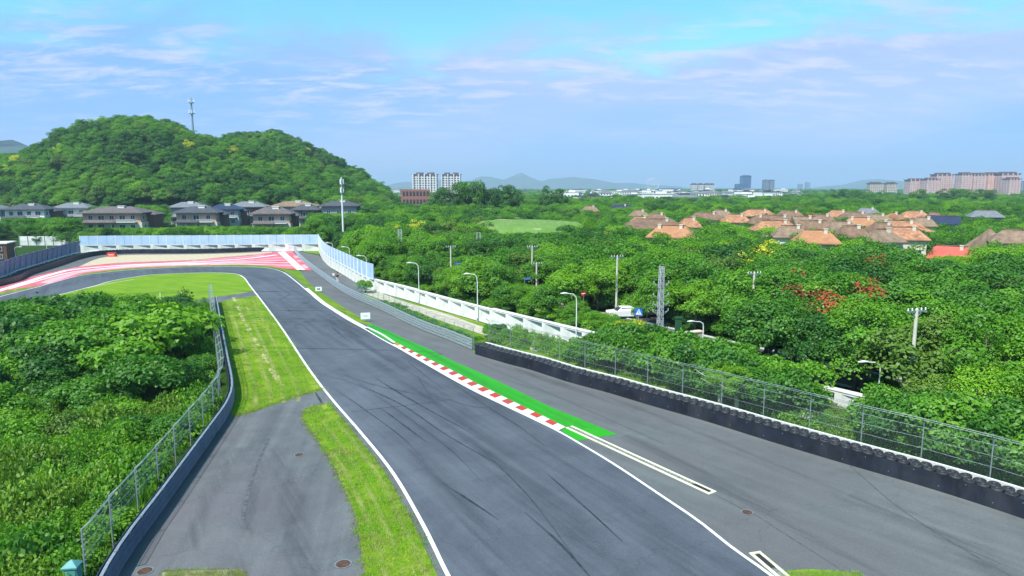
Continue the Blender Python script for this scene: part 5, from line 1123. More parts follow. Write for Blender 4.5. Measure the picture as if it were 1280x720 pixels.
e = empty('green_box', at(847.5, 74), label='dark green box on a pale ledge right of the lattice pylon', cat='cabinet'); mb = MB(); mb.box((0, 0, .85), (.65, .55, 1.7)); mb.build('box_body', m_grn, e); mb = MB(); mb.box((0, 0, 1.77), (.8, .7, .12)); mb.box((0, 0, 1.86), (.5, .4, .08)); mb.build('lid', m_grn, e)
e = empty('stone_ledge', at(853, 71), .35, label='pale stone ledge below the dark green box', cat='ledge'); mb = MB(); mb.box((0, 0, .35), (4.6, .7, .7)); mb.build('ledge_body', m_wind, e); mb = MB(); mb.box((0, 0, .75), (4.8, .85, .09)); mb.build('ledge_cap', m_wcream, e)
# street beyond the wall
wl2 = [p for p in wl][::-1]
street = smooth_line([G(468, 364) + Vector((6, 13, 0)), Vector((-7, 107, 0)), Vector((4, 92, 0)), Vector((15, 76, 0)), Vector((29, 56, 0)), Vector((46, 33, 0))], 2.0)
mb = MB(); ribbon(mb, street, 5.6, .01); mb.build('street', m_road, kind='structure')
mb = MB(); solid_wall(mb, offset(street, -2.9), .1, -.1, 0, .13); solid_wall(mb, offset(street, 2.9), .1, -.1, 0, .13); mb.build('street_kerb', m_conc2, kind='structure')
mb = MB()
for i in range(0, len(street) - 2, 3): ribbon(mb, [street[i], street[i + 1]], .14, .016)
mb.build('street_centre_line', m_white, kind='structure')
sheet('side_street', [at(772, 86), at(815, 86), at(840, 79), at(790, 79)], .02, m_road)
sheet('side_pavement', [at(768, 79), at(806, 79), at(806, 76), at(770, 75.5)], .10, m_conc2)
def car(loc, rz, paintm, label):
    e = empty('parked_car', loc, rz, label=label, cat='car'); S = [(-2.15, .35), (-2.2, .75), (-2.0, .9), (-1.1, .98), (-.55, 1.42), (.85, 1.45), (1.55, 1.02), (2.1, .95), (2.2, .6), (2.15, .32)]
    mb = MB(); n = len(S)
    for sx_, y in ((1, -.86), (1, .86)): pass
    prof = [(x, z) for x, z in S]
    for y in (-.86, .86): mb.poly([(x, y * (.82 if z > 1.2 else 1), z) for x, z in (prof if y < 0 else prof[::-1])])
    for i in range(n):
        a, b = prof[i], prof[(i + 1) % n]; ya, yb = .86 * (.82 if a[1] > 1.2 else 1), .86 * (.82 if b[1] > 1.2 else 1); mb.quad((a[0], -ya, a[1]), (a[0], ya, a[1]), (b[0], yb, b[1]), (b[0], -yb, b[1]))
    mb.build('body', paintm, e)
    mb = MB()
    for s in (-1, 1): mb.poly([(-.95, s * .835, 1.02), (1.35, s * .835, 1.04), (.8, s * .735, 1.38), (-.5, s * .735, 1.36)][::s])
    mb.build('side_window', m_glass, e); mb = MB(); mb.quad((-1.12, -.7, 1.02), (-1.12, .7, 1.02), (-.6, .62, 1.41), (-.6, -.62, 1.41)); mb.build('rear_window', m_glass, e); mb = MB(); mb.quad((1.57, -.7, 1.06), (1.57, .7, 1.06), (.93, .62, 1.43), (.93, -.62, 1.43)); mb.build('windscreen', m_glass, e)
    for x in (-1.35, 1.35):
        for y in (-.8, .8): mb = MB(); mb.tube([(x, y - .11, .32), (x, y + .11, .32)], .32, 14); w_ = mb.build('wheel', m_rubber, e); mb = MB(); mb.tube([(x, y - .12, .32), (x, y + .12, .32)], .18, 10); mb.build('rim', m_galv, w_)
    for y in (-.6, .6): mb = MB(); mb.box((2.17, y, .72), (.08, .32, .14)); mb.build('headlight', m_signwhite, e); mb = MB(); mb.box((-2.19, y, .78), (.06, .28, .14)); mb.build('tail_light', m_signred, e)
car(at(780, 83, .02), .15, m_carw, 'white parked car showing through the trees above the crossing sign')
car(at(812, 84, .02), .1, m_card, 'dark parked car mostly hidden behind the white one')
car(street[10] + Vector((-1.4, -1.2, 0)), -.95, m_card, 'dark car parked in the shade behind the upper white wall')

# ------------------------------------------------------------------ things on the circuit
def board(px, py, wd, hz, label, mark):
    b = G(px, py); e = empty('marker_board', b, .25, label=label, cat='marker board')
    for s in (-1, 1): mb = MB(); mb.beam((s * wd * .3, .03, 0), (s * wd * .3, .03, .5 + hz), .05); mb.build('stake', m_galvd, e)
    mb = MB(); mb.box((0, 0, .35 + hz / 2), (wd, .05, hz)); bd = mb.build('board', m_signwhite, e)
    mb = MB()
    if mark: mb.box((-.12, -.028, .35 + hz / 2), (.16, .006, .24)); mb.box((.12, -.028, .35 + hz / 2), (.16, .006, .24)); mb.box((0, -.028, .27 + hz / 2), (.3, .006, .08))
    else: mb.box((0, -.028, .35 + hz * .55), (wd * .55, .006, .035)); mb.box((0, -.028, .35 + hz * .42), (wd * .4, .006, .03))
    mb.build('board_marking', m_dark if mark else m_wgrey, bd)
board(398.5, 366.5, .95, .62, 'small white marker board with dark figures on the verge below the marshal', True)
board(457, 402.5, 1.12, .78, 'larger white marker board on the verge just above the green painted strip', False)
for px, py, lab in ((227, 371.5, 'short white marker post on the infield grass beside the bush tops'), (200.5, 373.5, 'tiny white marker post left of the other one on the infield grass')):
    e = empty('marker_post', G(px, py), label=lab, cat='marker post'); mb = MB(); mb.box((0, 0, .35), (.1, .06, .7)); mb.build('stake', m_postw, e); mb = MB(); mb.box((0, 0, .75), (.22 if px > 210 else .12, .06, .22)); mb.build('reflector', m_signwhite, e)
e = empty('red_barrier_box', G(140, 320.8), .05, label='orange red plastic barrier box in front of the far tyre wall', cat='barrier box')
mb = MB(); mb.box((0, 0, .42), (1.95, .8, .84), 0, .9); mb.build('box_body', m_redbox, e); mb = MB(); mb.box((0, 0, .88), (1.9, .78, .08)); mb.box((0, 0, .95), (.5, .2, .06)); mb.build('lid', m_redbox, e); mb = MB(); mb.box((0, -.40, .45), (1.2, .03, .12)); mb.build('white_band', m_signwhite, e)
ub = G(94, 748); e = empty('utility_cabinet', ub, .15, label='teal metal cabinet with peaked top at the near end of the left fence', cat='cabinet')
mb = MB(); mb.box((0, 0, .68), (.48, .44, 1.36)); mb.build('cabinet_body', m_teal, e)
mb = MB(); hip(mb, 0, 0, .48, .44, 1.42, .22, over=.05, ridge=0, thick=.06); mb.build('peaked_top', m_teal, e)
mb = MB(); mb.box((.02, -.232, .7), (.38, .02, 1.15)); dd = mb.build('door', m_teal, e); mb = MB(); mb.box((.16, -.255, .75), (.03, .03, .14)); mb.build('handle', m_galvd, dd)

# ------------------------------------------------------------------ the marshal
def skin_obj(name, joints, edges, radii, mat, parent, sub=1):
    me = bpy.data.meshes.new(name); me.from_pydata(joints, edges, []); o = link(name, me, mat, parent)
    md = o.modifiers.new('skin', 'SKIN'); md.use_smooth_shade = True
    lay = me.skin_vertices[0].data if len(me.skin_vertices) else None
    if lay is None:
        bpy.context.view_layer.objects.active = o
        try:
            import bmesh
            bm = bmesh.new(); bm.from_mesh(me); bm.verts.layers.skin.verify(); bm.to_mesh(me); bm.free(); lay = me.skin_vertices[0].data
        except Exception: return o
    for i, r_ in enumerate(radii): lay[i].radius = r_ if hasattr(r_, '__len__') else (r_, r_); lay[i].use_root = (i == 0)
    s = o.modifiers.new('sub', 'SUBSURF'); s.levels = s.render_levels = sub
    return o
mp_ = G(422, 354.2); man = empty('person', mp_, R(160), label='marshal in black top and white trousers with outstretched arms behind the guard rail', cat='person')
J = [(0, 0, .95), (0, 0, 1.15), (0, 0, 1.38), (0, .0, 1.50), (0, -.01, 1.58), (0, -.015, 1.68), (0, -.01, 1.76),
     (-.17, 0, 1.42), (-.42, -.03, 1.36), (-.66, -.08, 1.38), (.17, 0, 1.42), (.42, -.03, 1.40), (.66, -.08, 1.46),
     (-.09, 0, .88), (-.11, -.02, .48), (-.12, .03, .09), (-.13, -.11, .04), (.09, 0, .88), (.12, -.03, .48), (.13, .03, .09), (.14, -.11, .04)]
E_ = [(0, 1), (1, 2), (2, 3), (3, 4), (4, 5), (5, 6), (2, 7), (7, 8), (8, 9), (2, 10), (10, 11), (11, 12), (0, 13), (13, 14), (14, 15), (15, 16), (0, 17), (17, 18), (18, 19), (19, 20)]
Rr = [(.15, .11), (.14, .10), (.16, .11), (.06, .06), (.075, .09), (.085, .10), (.05, .06), .07, .045, .032, .07, .045, .032, .09, .06, .042, .035, .09, .06, .042, .035]
skin_obj('body', J, E_, Rr, m_skin, man)
skin_obj('shirt', [J[0], J[1], J[2], J[7], J[8], J[10], J[11]], [(0, 1), (1, 2), (2, 3), (3, 4), (2, 5), (5, 6)], [(.17, .125), (.165, .12), (.185, .13), .085, .065, .085, .065], m_black, man)
skin_obj('trousers', [(0, 0, .97), J[13], J[14], (-.12, .03, .12), J[17], J[18], (.13, .03, .12)], [(0, 1), (1, 2), (2, 3), (0, 4), (4, 5), (5, 6)], [(.165, .125), .105, .08, .065, .105, .08, .065], m_cloth, man)
mb = MB(); mb.lathe([(.001, .13), (.06, .12), (.095, .07), (.10, .0), (.09, -.05)], 12, (0, .015, 1.70)); mb.build('hair', m_hair, man, smooth=True)
for s in (-1, 1):
    for k in range(5):
        a = (k - 2) * .22; x0, z0 = s * .68, 1.38 if s < 0 else 1.465
        tipl = .09 if 0 < k < 4 else .07; mb = MB(); mb.tube([(x0, -.085, z0), (x0 + s * .045, -.09 - .02 * k + .04, z0 + a * .06), (x0 + s * (.045 + tipl * .6), -.09 - .02 * k + .04, z0 + a * .1 - .02)], [.012, .010, .007], 6); mb.build('finger', m_skin, man)
e = empty('signal_board', mp_ + Vector((-.0, 0, 0)), R(160), label='small white board held out by the marshal in black', cat='board'); mb = MB(); mb.box((.82, -.12, 1.46), (.40, .03, .36)); mb.build('board', m_cloth, e); mb = MB(); mb.box((.68, -.13, 1.46), (.05, .05, .2)); mb.build('handle', m_dark, e)

# ------------------------------------------------------------------ forest: candidates on a jittered grid
wallpoly = [(-140, 190), (-106, 172), (-79, 174), (-50, 178), (-43, 168), (-34.5, 141), (-30, 133), (-22, 116), (-17.5, 106), (-12, 98), (-5.5, 89), (0, 82), (7.2, 73), (15, 62), (26, 47.0), (40, 28)]
def beyond_wall(x, y):      # distance past the circuit wall, measured along the view
    wx = [p[0] for p in wallpoly]; wy = [p[1] for p in wallpoly]
    return y - np.interp(x, wx, wy, left=205, right=10)
def dist_street(x, y): return min((p.x - x) ** 2 + (p.y - y) ** 2 for p in street) ** .5
NOTREE = [(at(798, 78), 1.2), (at(780, 83), 2.0), (at(847, 73), 1.6), (at(770, 84), .8), (at(824, 66), 1.3), (at(938.5, 70), 1.0), (at(1134, 45.5), 1.0), (at(729, 82), .8), (at(598, 128), 1.5), (at(665, 100), 1.6), (at(564, 112), 1.5), (at(501, 130), 1.5)]
# what must stay visible past the tree tops: (px from, px to, row, up to distance)
CAPS = [(618, 696, 289, 178), (108, 212, 283, 248), (214, 300, 281, 300), (300, 316, 262, 300), (316, 378, 282, 300), (0, 108, 271, 300), (-60, 0, 275, 300), (378, 470, 265, 300), (790, 806, 399, 76), (774, 790, 384, 78), (836, 862, 424, 69), (660, 675, 350, 95), (560, 572, 331, 106), (592, 604, 318, 126), (496, 506, 316, 128),
        (760, 778, 386, 82), (930, 946, 372, 69), (1122, 1144, 446, 45), (866, 886, 424, 65), (1080, 1104, 470, 46.5), (812, 836, 430, 65), (722, 736, 374, 81), (652, 660, 352, 94), (424, 436, 288, 200), (0, 110, 288, 190), (452, 462, 333, 112), (432, 444, 322, 125), (412, 424, 310, 140)]
CAPS += [(px - w_ * .5, px + w_ * .5, ye + (5 if px == 1186 else -3.5), D) for (_, _, _, px, w_, ye, D) in HOUSES if px > 480]
def canopy_limit(x, y, rad):
    softn = 9 if rng.uniform() < .38 else rng.uniform(-1, 2.5)
    px, _ = project(x, y, 5); wpx = rad * F / y * 1.05; lim = 99
    for a, b, row, D in CAPS:
        if y < D and a - wpx < px < b + wpx: lim = min(lim, CAM_H - (row - (softn if D < 260 and D > 105 and px > 780 else 0) - 234) * y / F)
    return lim
cands = []
y = 30.0
while y < 620:
    step = 3.45 if y < 150 else 3.9 if y < 190 else (5.0 if y < 300 else 7.5)
    halfw = (y + 12) * .80 + 10; x = -halfw
    while x < halfw:
        X, Y = x + rng.uniform(-.42, .42) * step, y + rng.uniform(-.42, .42) * step; x += step
        b = float(beyond_wall(X, Y)); px, _ = project(X, Y, 5)
        if b < 2.4 or px < -140 or px > 1420: continue
        if float(hill_z(np.array([X]), np.array([Y]))[0]) > 1.0: continue
        if X > -28 and Y < 140 and dist_street(X, Y) < 1.9: continue
        if any((X - h_[0]) ** 2 + (Y - h_[1]) ** 2 < h_[2] ** 2 for h_ in HOUSES): continue
        if any((X - q.x) ** 2 + (Y - q.y) ** 2 < r_ * r_ for q, r_ in NOTREE): continue
        if (X - gc.x) ** 2 / 24 ** 2 + (Y - gc.y) ** 2 / 27 ** 2 < 1: continue
        if math.hypot(X + 78, Y - 184) < 6 and Y < 190: continue
        cands.append((X, Y, px))
    y += step
rowl = smooth_line([(-46, 176), (-39, 158)] + wallpoly[5:], 3.7)      # street trees set close behind the wall
for p in offset(rowl, -2.5):
    px, _ = project(p.x, p.y, 5); X, Y = p.x + rng.uniform(-.6, .6), p.y + rng.uniform(-.6, .6)
    if not any((X - q.x) ** 2 + (Y - q.y) ** 2 < r_ * r_ for q, r_ in NOTREE) and px < 1420: cands.append((X, Y, px))
def look_at_place(px, D, X, Y):
    u = rng.uniform()
    s = math.sin(X * .07 + 1.3) * math.sin(Y * .055 + .4)
    for (cx0, cy0, rr, lk) in SPOTS:
        if (X - cx0) ** 2 + (Y - cy0) ** 2 < rr * rr: return lk
    if s > .35: return 'dark green' if u < .6 else 'mid green'
    if s < -.35: return 'bright green' if u < .55 else 'mid green'
    return 'mid green' if u < .50 else ('dark green' if u < .68 else ('bright green' if u < .88 else 'olive green'))
def spot(px, D, r, lk): p = at(px, D); return (p.x, p.y, r, lk)
SPOTS = [spot(797, 69.5, 2.6, 'yellow flowering'), spot(862, 69, 2.2, 'red tipped'), spot(905, 88, 4, 'red tipped'), spot(925, 92, 3, 'yellow flowering'), spot(970, 76, 2.6, 'red tipped'), spot(1080, 68, 3.2, 'red tipped'), spot(1035, 62, 2.6, 'red tipped'), spot(960, 66, 2.4, 'red tipped'), spot(1062, 84, 3, 'red tipped'), spot(1100, 72, 2.6, 'red tipped'),
         spot(935, 108, 4, 'yellow flowering'), spot(518, 165, 6, 'yellow flowering'), spot(505, 165, 4, 'red tipped'), spot(1015, 225, 12, 'red tipped'), spot(1240, 46, 4, 'bright green'), spot(1190, 44, 4, 'olive green'), spot(1130, 47, 4, 'bright green'), spot(1005, 53, 4, 'dark green'), spot(1245, 100, 12, 'bright green'), spot(1105, 120, 6, 'bright green'), spot(975, 60, 4, 'mid green')]
items = []
for X, Y, px in cands:
    lk = look_at_place(px, Y, X, Y); D = Y; hgt = rng.uniform(5.6, 8.2) * (1.0 if D < 260 else 1.15)
    if 470 < px < 760 and D < 150: hgt *= .95
    lim = canopy_limit(X, Y, 2.6)
    if lim < 2.0: continue
    if hgt > lim: hgt = lim - rng.uniform(0, .35)
    k = int(rng.integers(len(CROWNS[lk]))); items.append([X, Y, px, lk, k, hgt])
# tall dark trees on the middle skyline
for px, D, ht_ in ((553, 300, 234.5), (566, 296, 231), (578, 300, 228), (590, 298, 227), (600, 302, 231), (611, 300, 236), (626, 310, 232.5), (638, 312, 232), (684, 330, 233), (700, 335, 236.5), (545, 300, 240), (1040, 520, 236.5), (1055, 520, 236), (1070, 530, 237), (1085, 520, 237), (1100, 540, 238), (1148, 520, 236.5), (1175, 500, 236), (1190, 505, 235.5), (1205, 505, 236), (1220, 505, 236), (1233, 505, 237)):
    p = at(px, D); h_ = topz(ht_, D); items.append([p.x, p.y, px, 'dark green', int(rng.integers(4)), h_])
items.sort(key=lambda t: -(t[5] / t[1]))
inv = [t for t in items if -30 < t[2] < 1310]
chosen = inv[:285] + [t for t in inv if t[5] > 11 and t not in inv[:285]][:10]
chosen_ids = {id(t) for t in chosen}
tree_items = []
for t in chosen:
    X, Y, px, lk, k, hgt = t; cm, tm2, zt, r0 = CROWNS[lk][k]; s = hgt / zt; sw = s * rng.uniform(1.0, 1.3) if hgt < 11 else s * .8
    if hgt < 5: sw = max(sw, .56)
    e = empty('broadleaf_tree', (X, Y, 0), rng.uniform(0, 6.28), cat='tree', group='trees of the wood beyond the circuit wall'); e.scale = (sw, sw, s)
    link('trunk', tm2, None, e); link('crown', cm, None, e)
    sz = 'low' if hgt < 4.8 else ('tall' if hgt > 7.4 else 'medium')
    tree_items.append((e, X, Y, f'{sz} {lk}'))
marks = [(l.split(',')[0].replace(' with white insulators on the right', ''), at(px, D).x, D) for px, D, _, l in PO[:9]]
marks = [('nearest concrete pole', *at(1134, 45.5)[:2]), ('pole by the red tips', *at(938.5, 70)[:2]), ('pole left of the crossing sign', *at(770, 84)[:2]), ('two close poles', *at(665, 100)[:2]), ('pole left of the ladder mast', *at(564, 112)[:2]), ('tall lattice pylon', *at(824, 66)[:2]), ('small lattice pylon', *at(501, 130)[:2]),
         ('ladder shaped mast', *at(598, 128)[:2]), ('tall white mast', *at(429, 200)[:2]), ('bright red roofed house', *at(1186, 120)[:2]), ('leftmost salmon roof', *at(838, 126)[:2]), ('nearest salmon roof mid village', *at(1016, 113)[:2]), ('golf green', gc.x, gc.y), ('widest brown roofed villa', *at(150, 250)[:2]),
         ('villa nearest the corner', *at(343, 243)[:2]), ('lamp right of the pylon', *at(878, 66)[:2]), ('half hidden lamp head', *at(1096, 50)[:2]), ('lamp ending the white wall', *G(720, 435)[:2]), ('middle wall lamp', *G(597, 401)[:2]), ('upper wall lamp', *G(524, 379)[:2]),
         ('pyramid roofed house', *at(1231, 118)[:2]), ('second villa from left', *at(41, 285)[:2]), ('grey white panel screen', *at(62, 188)[:2]), ('brown office building', *at(524, 330)[:2]), ('right photo edge', *at(1290, 42)[:2]), ('orange roof below the dormers', *at(1126, 120)[:2]), ('bare remnant of wall', *at(1010, 54)[:2])]
relabel(tree_items, marks, lambda look, k, side, mk: f'{look} tree{", " + k if k else ""} {side} the {mk}')
rest = [t for t in items if id(t) not in chosen_ids]
ALL = []; AIX = {}
for lk in CROWNS:
    for k, (cm, tm2, zt, r0) in enumerate(CROWNS[lk]): AIX[(lk, k)] = len(ALL); ALL.append(cm)
P, RZ, SC, IX = [], [], [], []
for X, Y, px, lk, k, hgt in rest:
    zt = CROWNS[lk][k][2]; s = hgt / zt; P.append((X, Y, -.2)); RZ.append(rng.uniform(0, 6.28)); sw = max(s, .62 if Y < 260 else .8) * rng.uniform(.95, 1.25); SC.append((sw, sw, s)); IX.append(AIX[(lk, k)])
# farther wood, thinning into belts between the town and the horizon
g = np.random.default_rng(11); nfar = 5200
Yf = 620 + (3300 - 620) * g.uniform(0, 1, nfar) ** 1.7; Xf = (g.uniform(-160, 1430, nfar) - 640) / F * Yf
keep = []
for X, Y in zip(Xf, Yf):
    px = 640 + F * X / Y
    if px < 470: continue
    if 690 < px < 1000 and 600 < Y < 1400 and math.sin(X * .012 + Y * .02) < .45: continue
    keep.append((X, Y))
for X, Y in keep:
    lk = ['mid green', 'dark green', 'bright green'][int(g.integers(3))]; k = int(g.integers(len(CROWNS[lk]))); zt = CROWNS[lk][k][2]; big = 1 + Y / 1800
    h_ = g.uniform(6, 9.5) * (1 + .1 * (Y > 1200)); P.append((X, Y, -.3)); RZ.append(g.uniform(0, 6.28)); SC.append((1.5 * big, 1.5 * big, h_ / zt)); IX.append(AIX[(lk, k)])
scatter('forest', P, RZ, SC, IX, ALL, kind='stuff', label='continuous green wood reaching from beyond the nearest trees to the horizon')
# trees on the hill
P, RZ, SC, IX = [], [], [], []
y = 285.0
while y < 640:
    x = -760.0; step = 5.4 if y < 470 else 6.5
    while x < -20:
        X, Y = x + g.uniform(-.45, .45) * step, y + g.uniform(-.45, .45) * step; x += step
        px = 640 + F * X / (Y * .99)
        if px < -170 or px > 560: continue
        z = float(hill_z(np.array([X]), np.array([Y]))[0])
        if z <= 1.0 or (Y > 470 and z < 8) or Y > 600: continue
        if Y < 318 and -60 < px < 480: continue
        s = math.sin(X * .05 + 2) * math.sin(Y * .06 + z * .05) + g.normal(0, .35)
        lk = 'dark green' if s > .45 else ('bright green' if s < -.62 else ('olive green' if s < -.42 else 'mid green'))
        if g.uniform() < .012: lk = 'yellow flowering'
        k = int(g.integers(len(CROWNS[lk]))); zt = CROWNS[lk][k][2]; h_ = g.uniform(6, 10.5); sw = h_ / zt * g.uniform(1.0, 1.35)
        P.append((X, Y, z - 1.2)); RZ.append(g.uniform(0, 6.28)); SC.append((sw, sw, h_ / zt)); IX.append(AIX[(lk, k)])
    y += step
scatter('hill_forest', P, RZ, SC, IX, ALL, kind='stuff', label='dense green wood covering the rounded hill on the left')
print('trees', len(items), 'far', len(keep), 'hill', len(P))

# ------------------------------------------------------------------ scrub beside the left fence and shrubs behind the tyre wall
SHR = {}
def shrub_kind(look, mat, count, r, h, n, size, accent=None, acc=0, nclump=16, jit=.6):
    L = []
    for s in range(count):
        sd_ = 500 + len(look) * 31 + s * 7; C, Nn, k, cl, cr = crown_pts(sd_, r, h, .0, n, nclump=nclump, cs=.46)
        C[:, 2] = np.abs(C[:, 2]) + .03; mi = None; mats = [mat]
        if accent: gg = np.random.default_rng(sd_); mi = ((gg.uniform(0, 1, n) < acc) & (C[:, 2] > h * .55)).astype(int); mats.append(accent)
        L.append((leaf_mesh('foliage', C, Nn, size, mats, mi, seed=sd_, jit=jit), float(np.percentile(C[:, 2], 99.5))))
    SHR[look] = L
shrub_kind('dark leafy', F_dark, 4, 1.8, 3.2, 6200, .10)
shrub_kind('mid green leafy', F_mid, 4, 1.7, 3.0, 6000, .10)
shrub_kind('bright green leafy', F_light, 3, 1.4, 2.0, 3200, .10)
shrub_kind('cream flowering', F_mid, 2, 1.3, 2.0, 2600, .11, F_cream, .22)
shrub_kind('straggly olive', F_olive, 3, 1.2, 1.6, 1700, .085)
stm = MB()
for a in (0, 1.3, 2.5, 3.7, 5.0): stm.tube([(0, 0, -.05), (.25 * math.cos(a), .25 * math.sin(a), .7), (.75 * math.cos(a), .75 * math.sin(a), 1.6)], [.05, .035, .012], 5)
stm = stm.mesh('stems'); stm.materials.append(m_bark)
fy = [p.y for p in LF]; fx = [p.x for p in LF]
sh_items = []
def put_shrub(X, Y, lk, hgt, grp, wide=1.0):
    k = int(rng.integers(len(SHR[lk]))); me, zt = SHR[lk][k]; s = hgt / zt; e = empty('shrub', (X, Y, 0), rng.uniform(0, 6.28), cat='shrub', group=grp); e.scale = (s * wide, s * wide, s)
    link('foliage', me, None, e); link('stems', stm, None, e); return e
grp = 'shrubs of the thicket left of the wire fence'
y = 42.0
while y < 96:
    st = 2.35 if y < 60 else 2.7; x = -92.0
    while x < -20:
        X, Y = x + rng.uniform(-.4, .4) * st, y + rng.uniform(-.4, .4) * st; x += st
        fxx = np.interp(Y, fy, fx); off = fxx - X; px, py = project(X, Y, 0)
        if off < 2.3 or px < -60: continue
        # thicket outline on the ground
        thick = off > 5.2 + 2.0 * math.sin(Y * .35) + (max(0, 50 - Y) * 1.3) + (max(0, Y - 78) * .7); lim = CAM_H - (np.interp(px, [-60, 0, 60, 120, 180, 200, 215, 245, 262], [384, 378, 371, 367, 372, 388, 376, 384, 396]) - 234) * Y / F
        hollow = math.sin(X * .42 + Y * .23 + 1.0) * math.sin(Y * .47 - X * .11 + .5)
        if thick and hollow < -.62: continue
        if thick:
            u = rng.uniform(); lk = 'dark leafy' if u < .42 else ('mid green leafy' if u < .86 else 'bright green leafy'); hg = rng.uniform(1.5, 3.1) + 1.1 * hollow + 2.2 * math.exp(-((X + 45) / 13) ** 2 - ((Y - 64) / 11) ** 2) + 1.3 * math.exp(-((X + 34) / 5) ** 2 - ((Y - 58) / 6) ** 2)
        else:
            if rng.uniform() < .30: continue
            u = rng.uniform(); lk = 'bright green leafy' if u < .35 else ('straggly olive' if u < .7 else 'mid green leafy'); hg = rng.uniform(.8, 1.7)
        hg = min(hg, lim)
        if hg < .5: continue
        e = put_shrub(X, Y, lk, hg, grp, 1.15 if thick else 1.2); sh_items.append((e, X, Y, ('tall ' if hg > 3 else ('low ' if hg < 1.6 else '')) + lk))
    y += st
for px, py, hg, n_ in ((203, 405, 2.4, 2), (196, 398, 2.2, 1), (216, 410, 1.9, 1), (254, 420, 1.5, 1), (244, 416, 1.3, 1), (212, 392, 2.2, 0), (222, 394, 2.5, 0), (238, 399, 2.0, 0), (228, 392, 2.2, 0)):
    q = G(px, py); lk = 'cream flowering' if n_ else 'dark leafy'; e = put_shrub(q.x, q.y, lk, hg, grp, 1.1); sh_items.append((e, q.x, q.y, lk))
tk = []
for i in range(60):
    X, Y = -46 + rng.normal(0, 10), 65 + rng.normal(0, 9); off = np.interp(Y, fy, fx) - X; px, py = project(X, Y, 0)
    if len(tk) >= 20 or off < 8 or Y > 82 or Y < 50 or px < -30 or any((X - a) ** 2 + (Y - b) ** 2 < 17 for _, a, b, _ in tk): continue
    lim = CAM_H - (np.interp(px, [-60, 0, 60, 120, 180, 200], [384, 378, 371, 367, 372, 388]) - 234) * Y / F; hg = min(rng.uniform(3.6, 5.4), lim)
    if hg < 2.6: continue
    lk = ['dark green', 'mid green', 'dark green', 'mid green', 'bright green'][int(rng.integers(5))]; cm, tm2, zt, r0 = CROWNS[lk][int(rng.integers(4))]; s = hg / zt
    e = empty('small_tree', (X, Y, -.3), rng.uniform(0, 6), cat='tree', group='small round trees in the thicket left of the wire fence'); e.scale = (s * 1.25, s * 1.25, s); link('trunk', tm2, None, e); link('crown', cm, None, e); tk.append((e, X, Y, f'small {lk}'))
fm = [('far end of the left fence', -40.9, 93.5), ('bend in the left fence', -22, 50), ('marker posts on the infield', *G(215, 372)[:2]), ('larger cream flowering clump', *G(203, 405)[:2]), ('smaller cream flowering clump', *G(250, 418)[:2]), ('teal cabinet', ub.x, ub.y), ('left photo edge halfway down', -38, 50), ('left photo edge at the infield', -66, 84), ('middle of the thicket', -40, 66), ('dark hollow of the thicket', -33, 55), ('top of the thicket', -52, 78), ('straight part of the left fence', -28, 64)]
relabel(tk, fm, lambda look, k, side, mk: f'{look} round tree{", " + k if k else ""} {side} the {mk}')
relabel(sh_items, fm, lambda look, k, side, mk: f'{look} shrub{", " + k if k else ""} {side} the {mk}')
# shrubs and small trees in the strip behind the tyre wall
sh2 = []
PS = px_line([(600, 429), (640, 437), (700, 452), (760, 468), (820, 483), (880, 500), (940, 520), (1000, 538), (1080, 560), (1180, 590), (1290, 622)], .9)
for i, p in enumerate(PS):
    px, _ = project(p.x, p.y, 0); t = i / len(PS)
    for j in range(3):
        dd_ = 1.3 + j * 1.5 + rng.uniform(-.5, .5); nn = Vector((.62, .78, 0)); q = p + nn * dd_
        if beyond_wall(q.x, q.y) > -1.2: continue
        if px < 700 and (j > 1 or rng.uniform() < .35): continue
        if px < 740 and j > 0: continue
        if rng.uniform() < .12: continue
        lk = ['straggly olive', 'mid green leafy', 'bright green leafy', 'cream flowering', 'dark leafy'][int(rng.choice(5, p=[.25, .33, .22, .08, .12]))]
        hg = rng.uniform(1.3, 2.6) + (1.6 if px > 730 else 0) * rng.uniform(.3, 1.2) - (1.8 if 985 < px < 1075 else 0)
        if px < 700: hg = rng.uniform(.6, 1.4)
        if 985 < px < 1075: hg = min(hg, 1.0)
        if hg > 1.9 and lk in ('straggly olive', 'cream flowering', 'bright green leafy'): lk = 'mid green leafy' if rng.uniform() < .6 else 'dark leafy'
        if lk in ('straggly olive', 'cream flowering'): hg = min(hg, 1.6)
        sh2.append((put_shrub(q.x, q.y, lk, max(.6, hg), 'shrubs between the tyre wall and the concrete wall', 1.0), q.x, q.y, ('tall ' if hg > 2.1 else '') + lk))
for px, py, hg in ((457, 366, 1.9), (612, 420, 1.3), (622, 422, 1.5), (634, 426, 1.3)):
    q = G(px, py); sh2.append((put_shrub(q.x, q.y, 'mid green leafy', hg, 'shrubs between the tyre wall and the concrete wall', 1.0), q.x, q.y, 'mid green leafy'))
relabel(sh2, [('right photo edge', *at(1290, 36)[:2]), ('nearest concrete pole', *at(1134, 42)[:2]), ('bare remnant of wall', *at(1030, 47)[:2]), ('pale trunked saplings', *G(903, 505)[:2]), ('tall lattice pylon', *at(824, 60)[:2]), ('lamp ending the white wall', *G(720, 435)[:2]), ('left end of the tyre wall', *G(600, 430)[:2]), ('middle wall lamp', *G(597, 401)[:2]), ('near end of the panelled wall', *G(462, 364)[:2])],
        lambda look, k, side, mk: f'{look} shrub{", " + k if k else ""} {side} the {mk}')
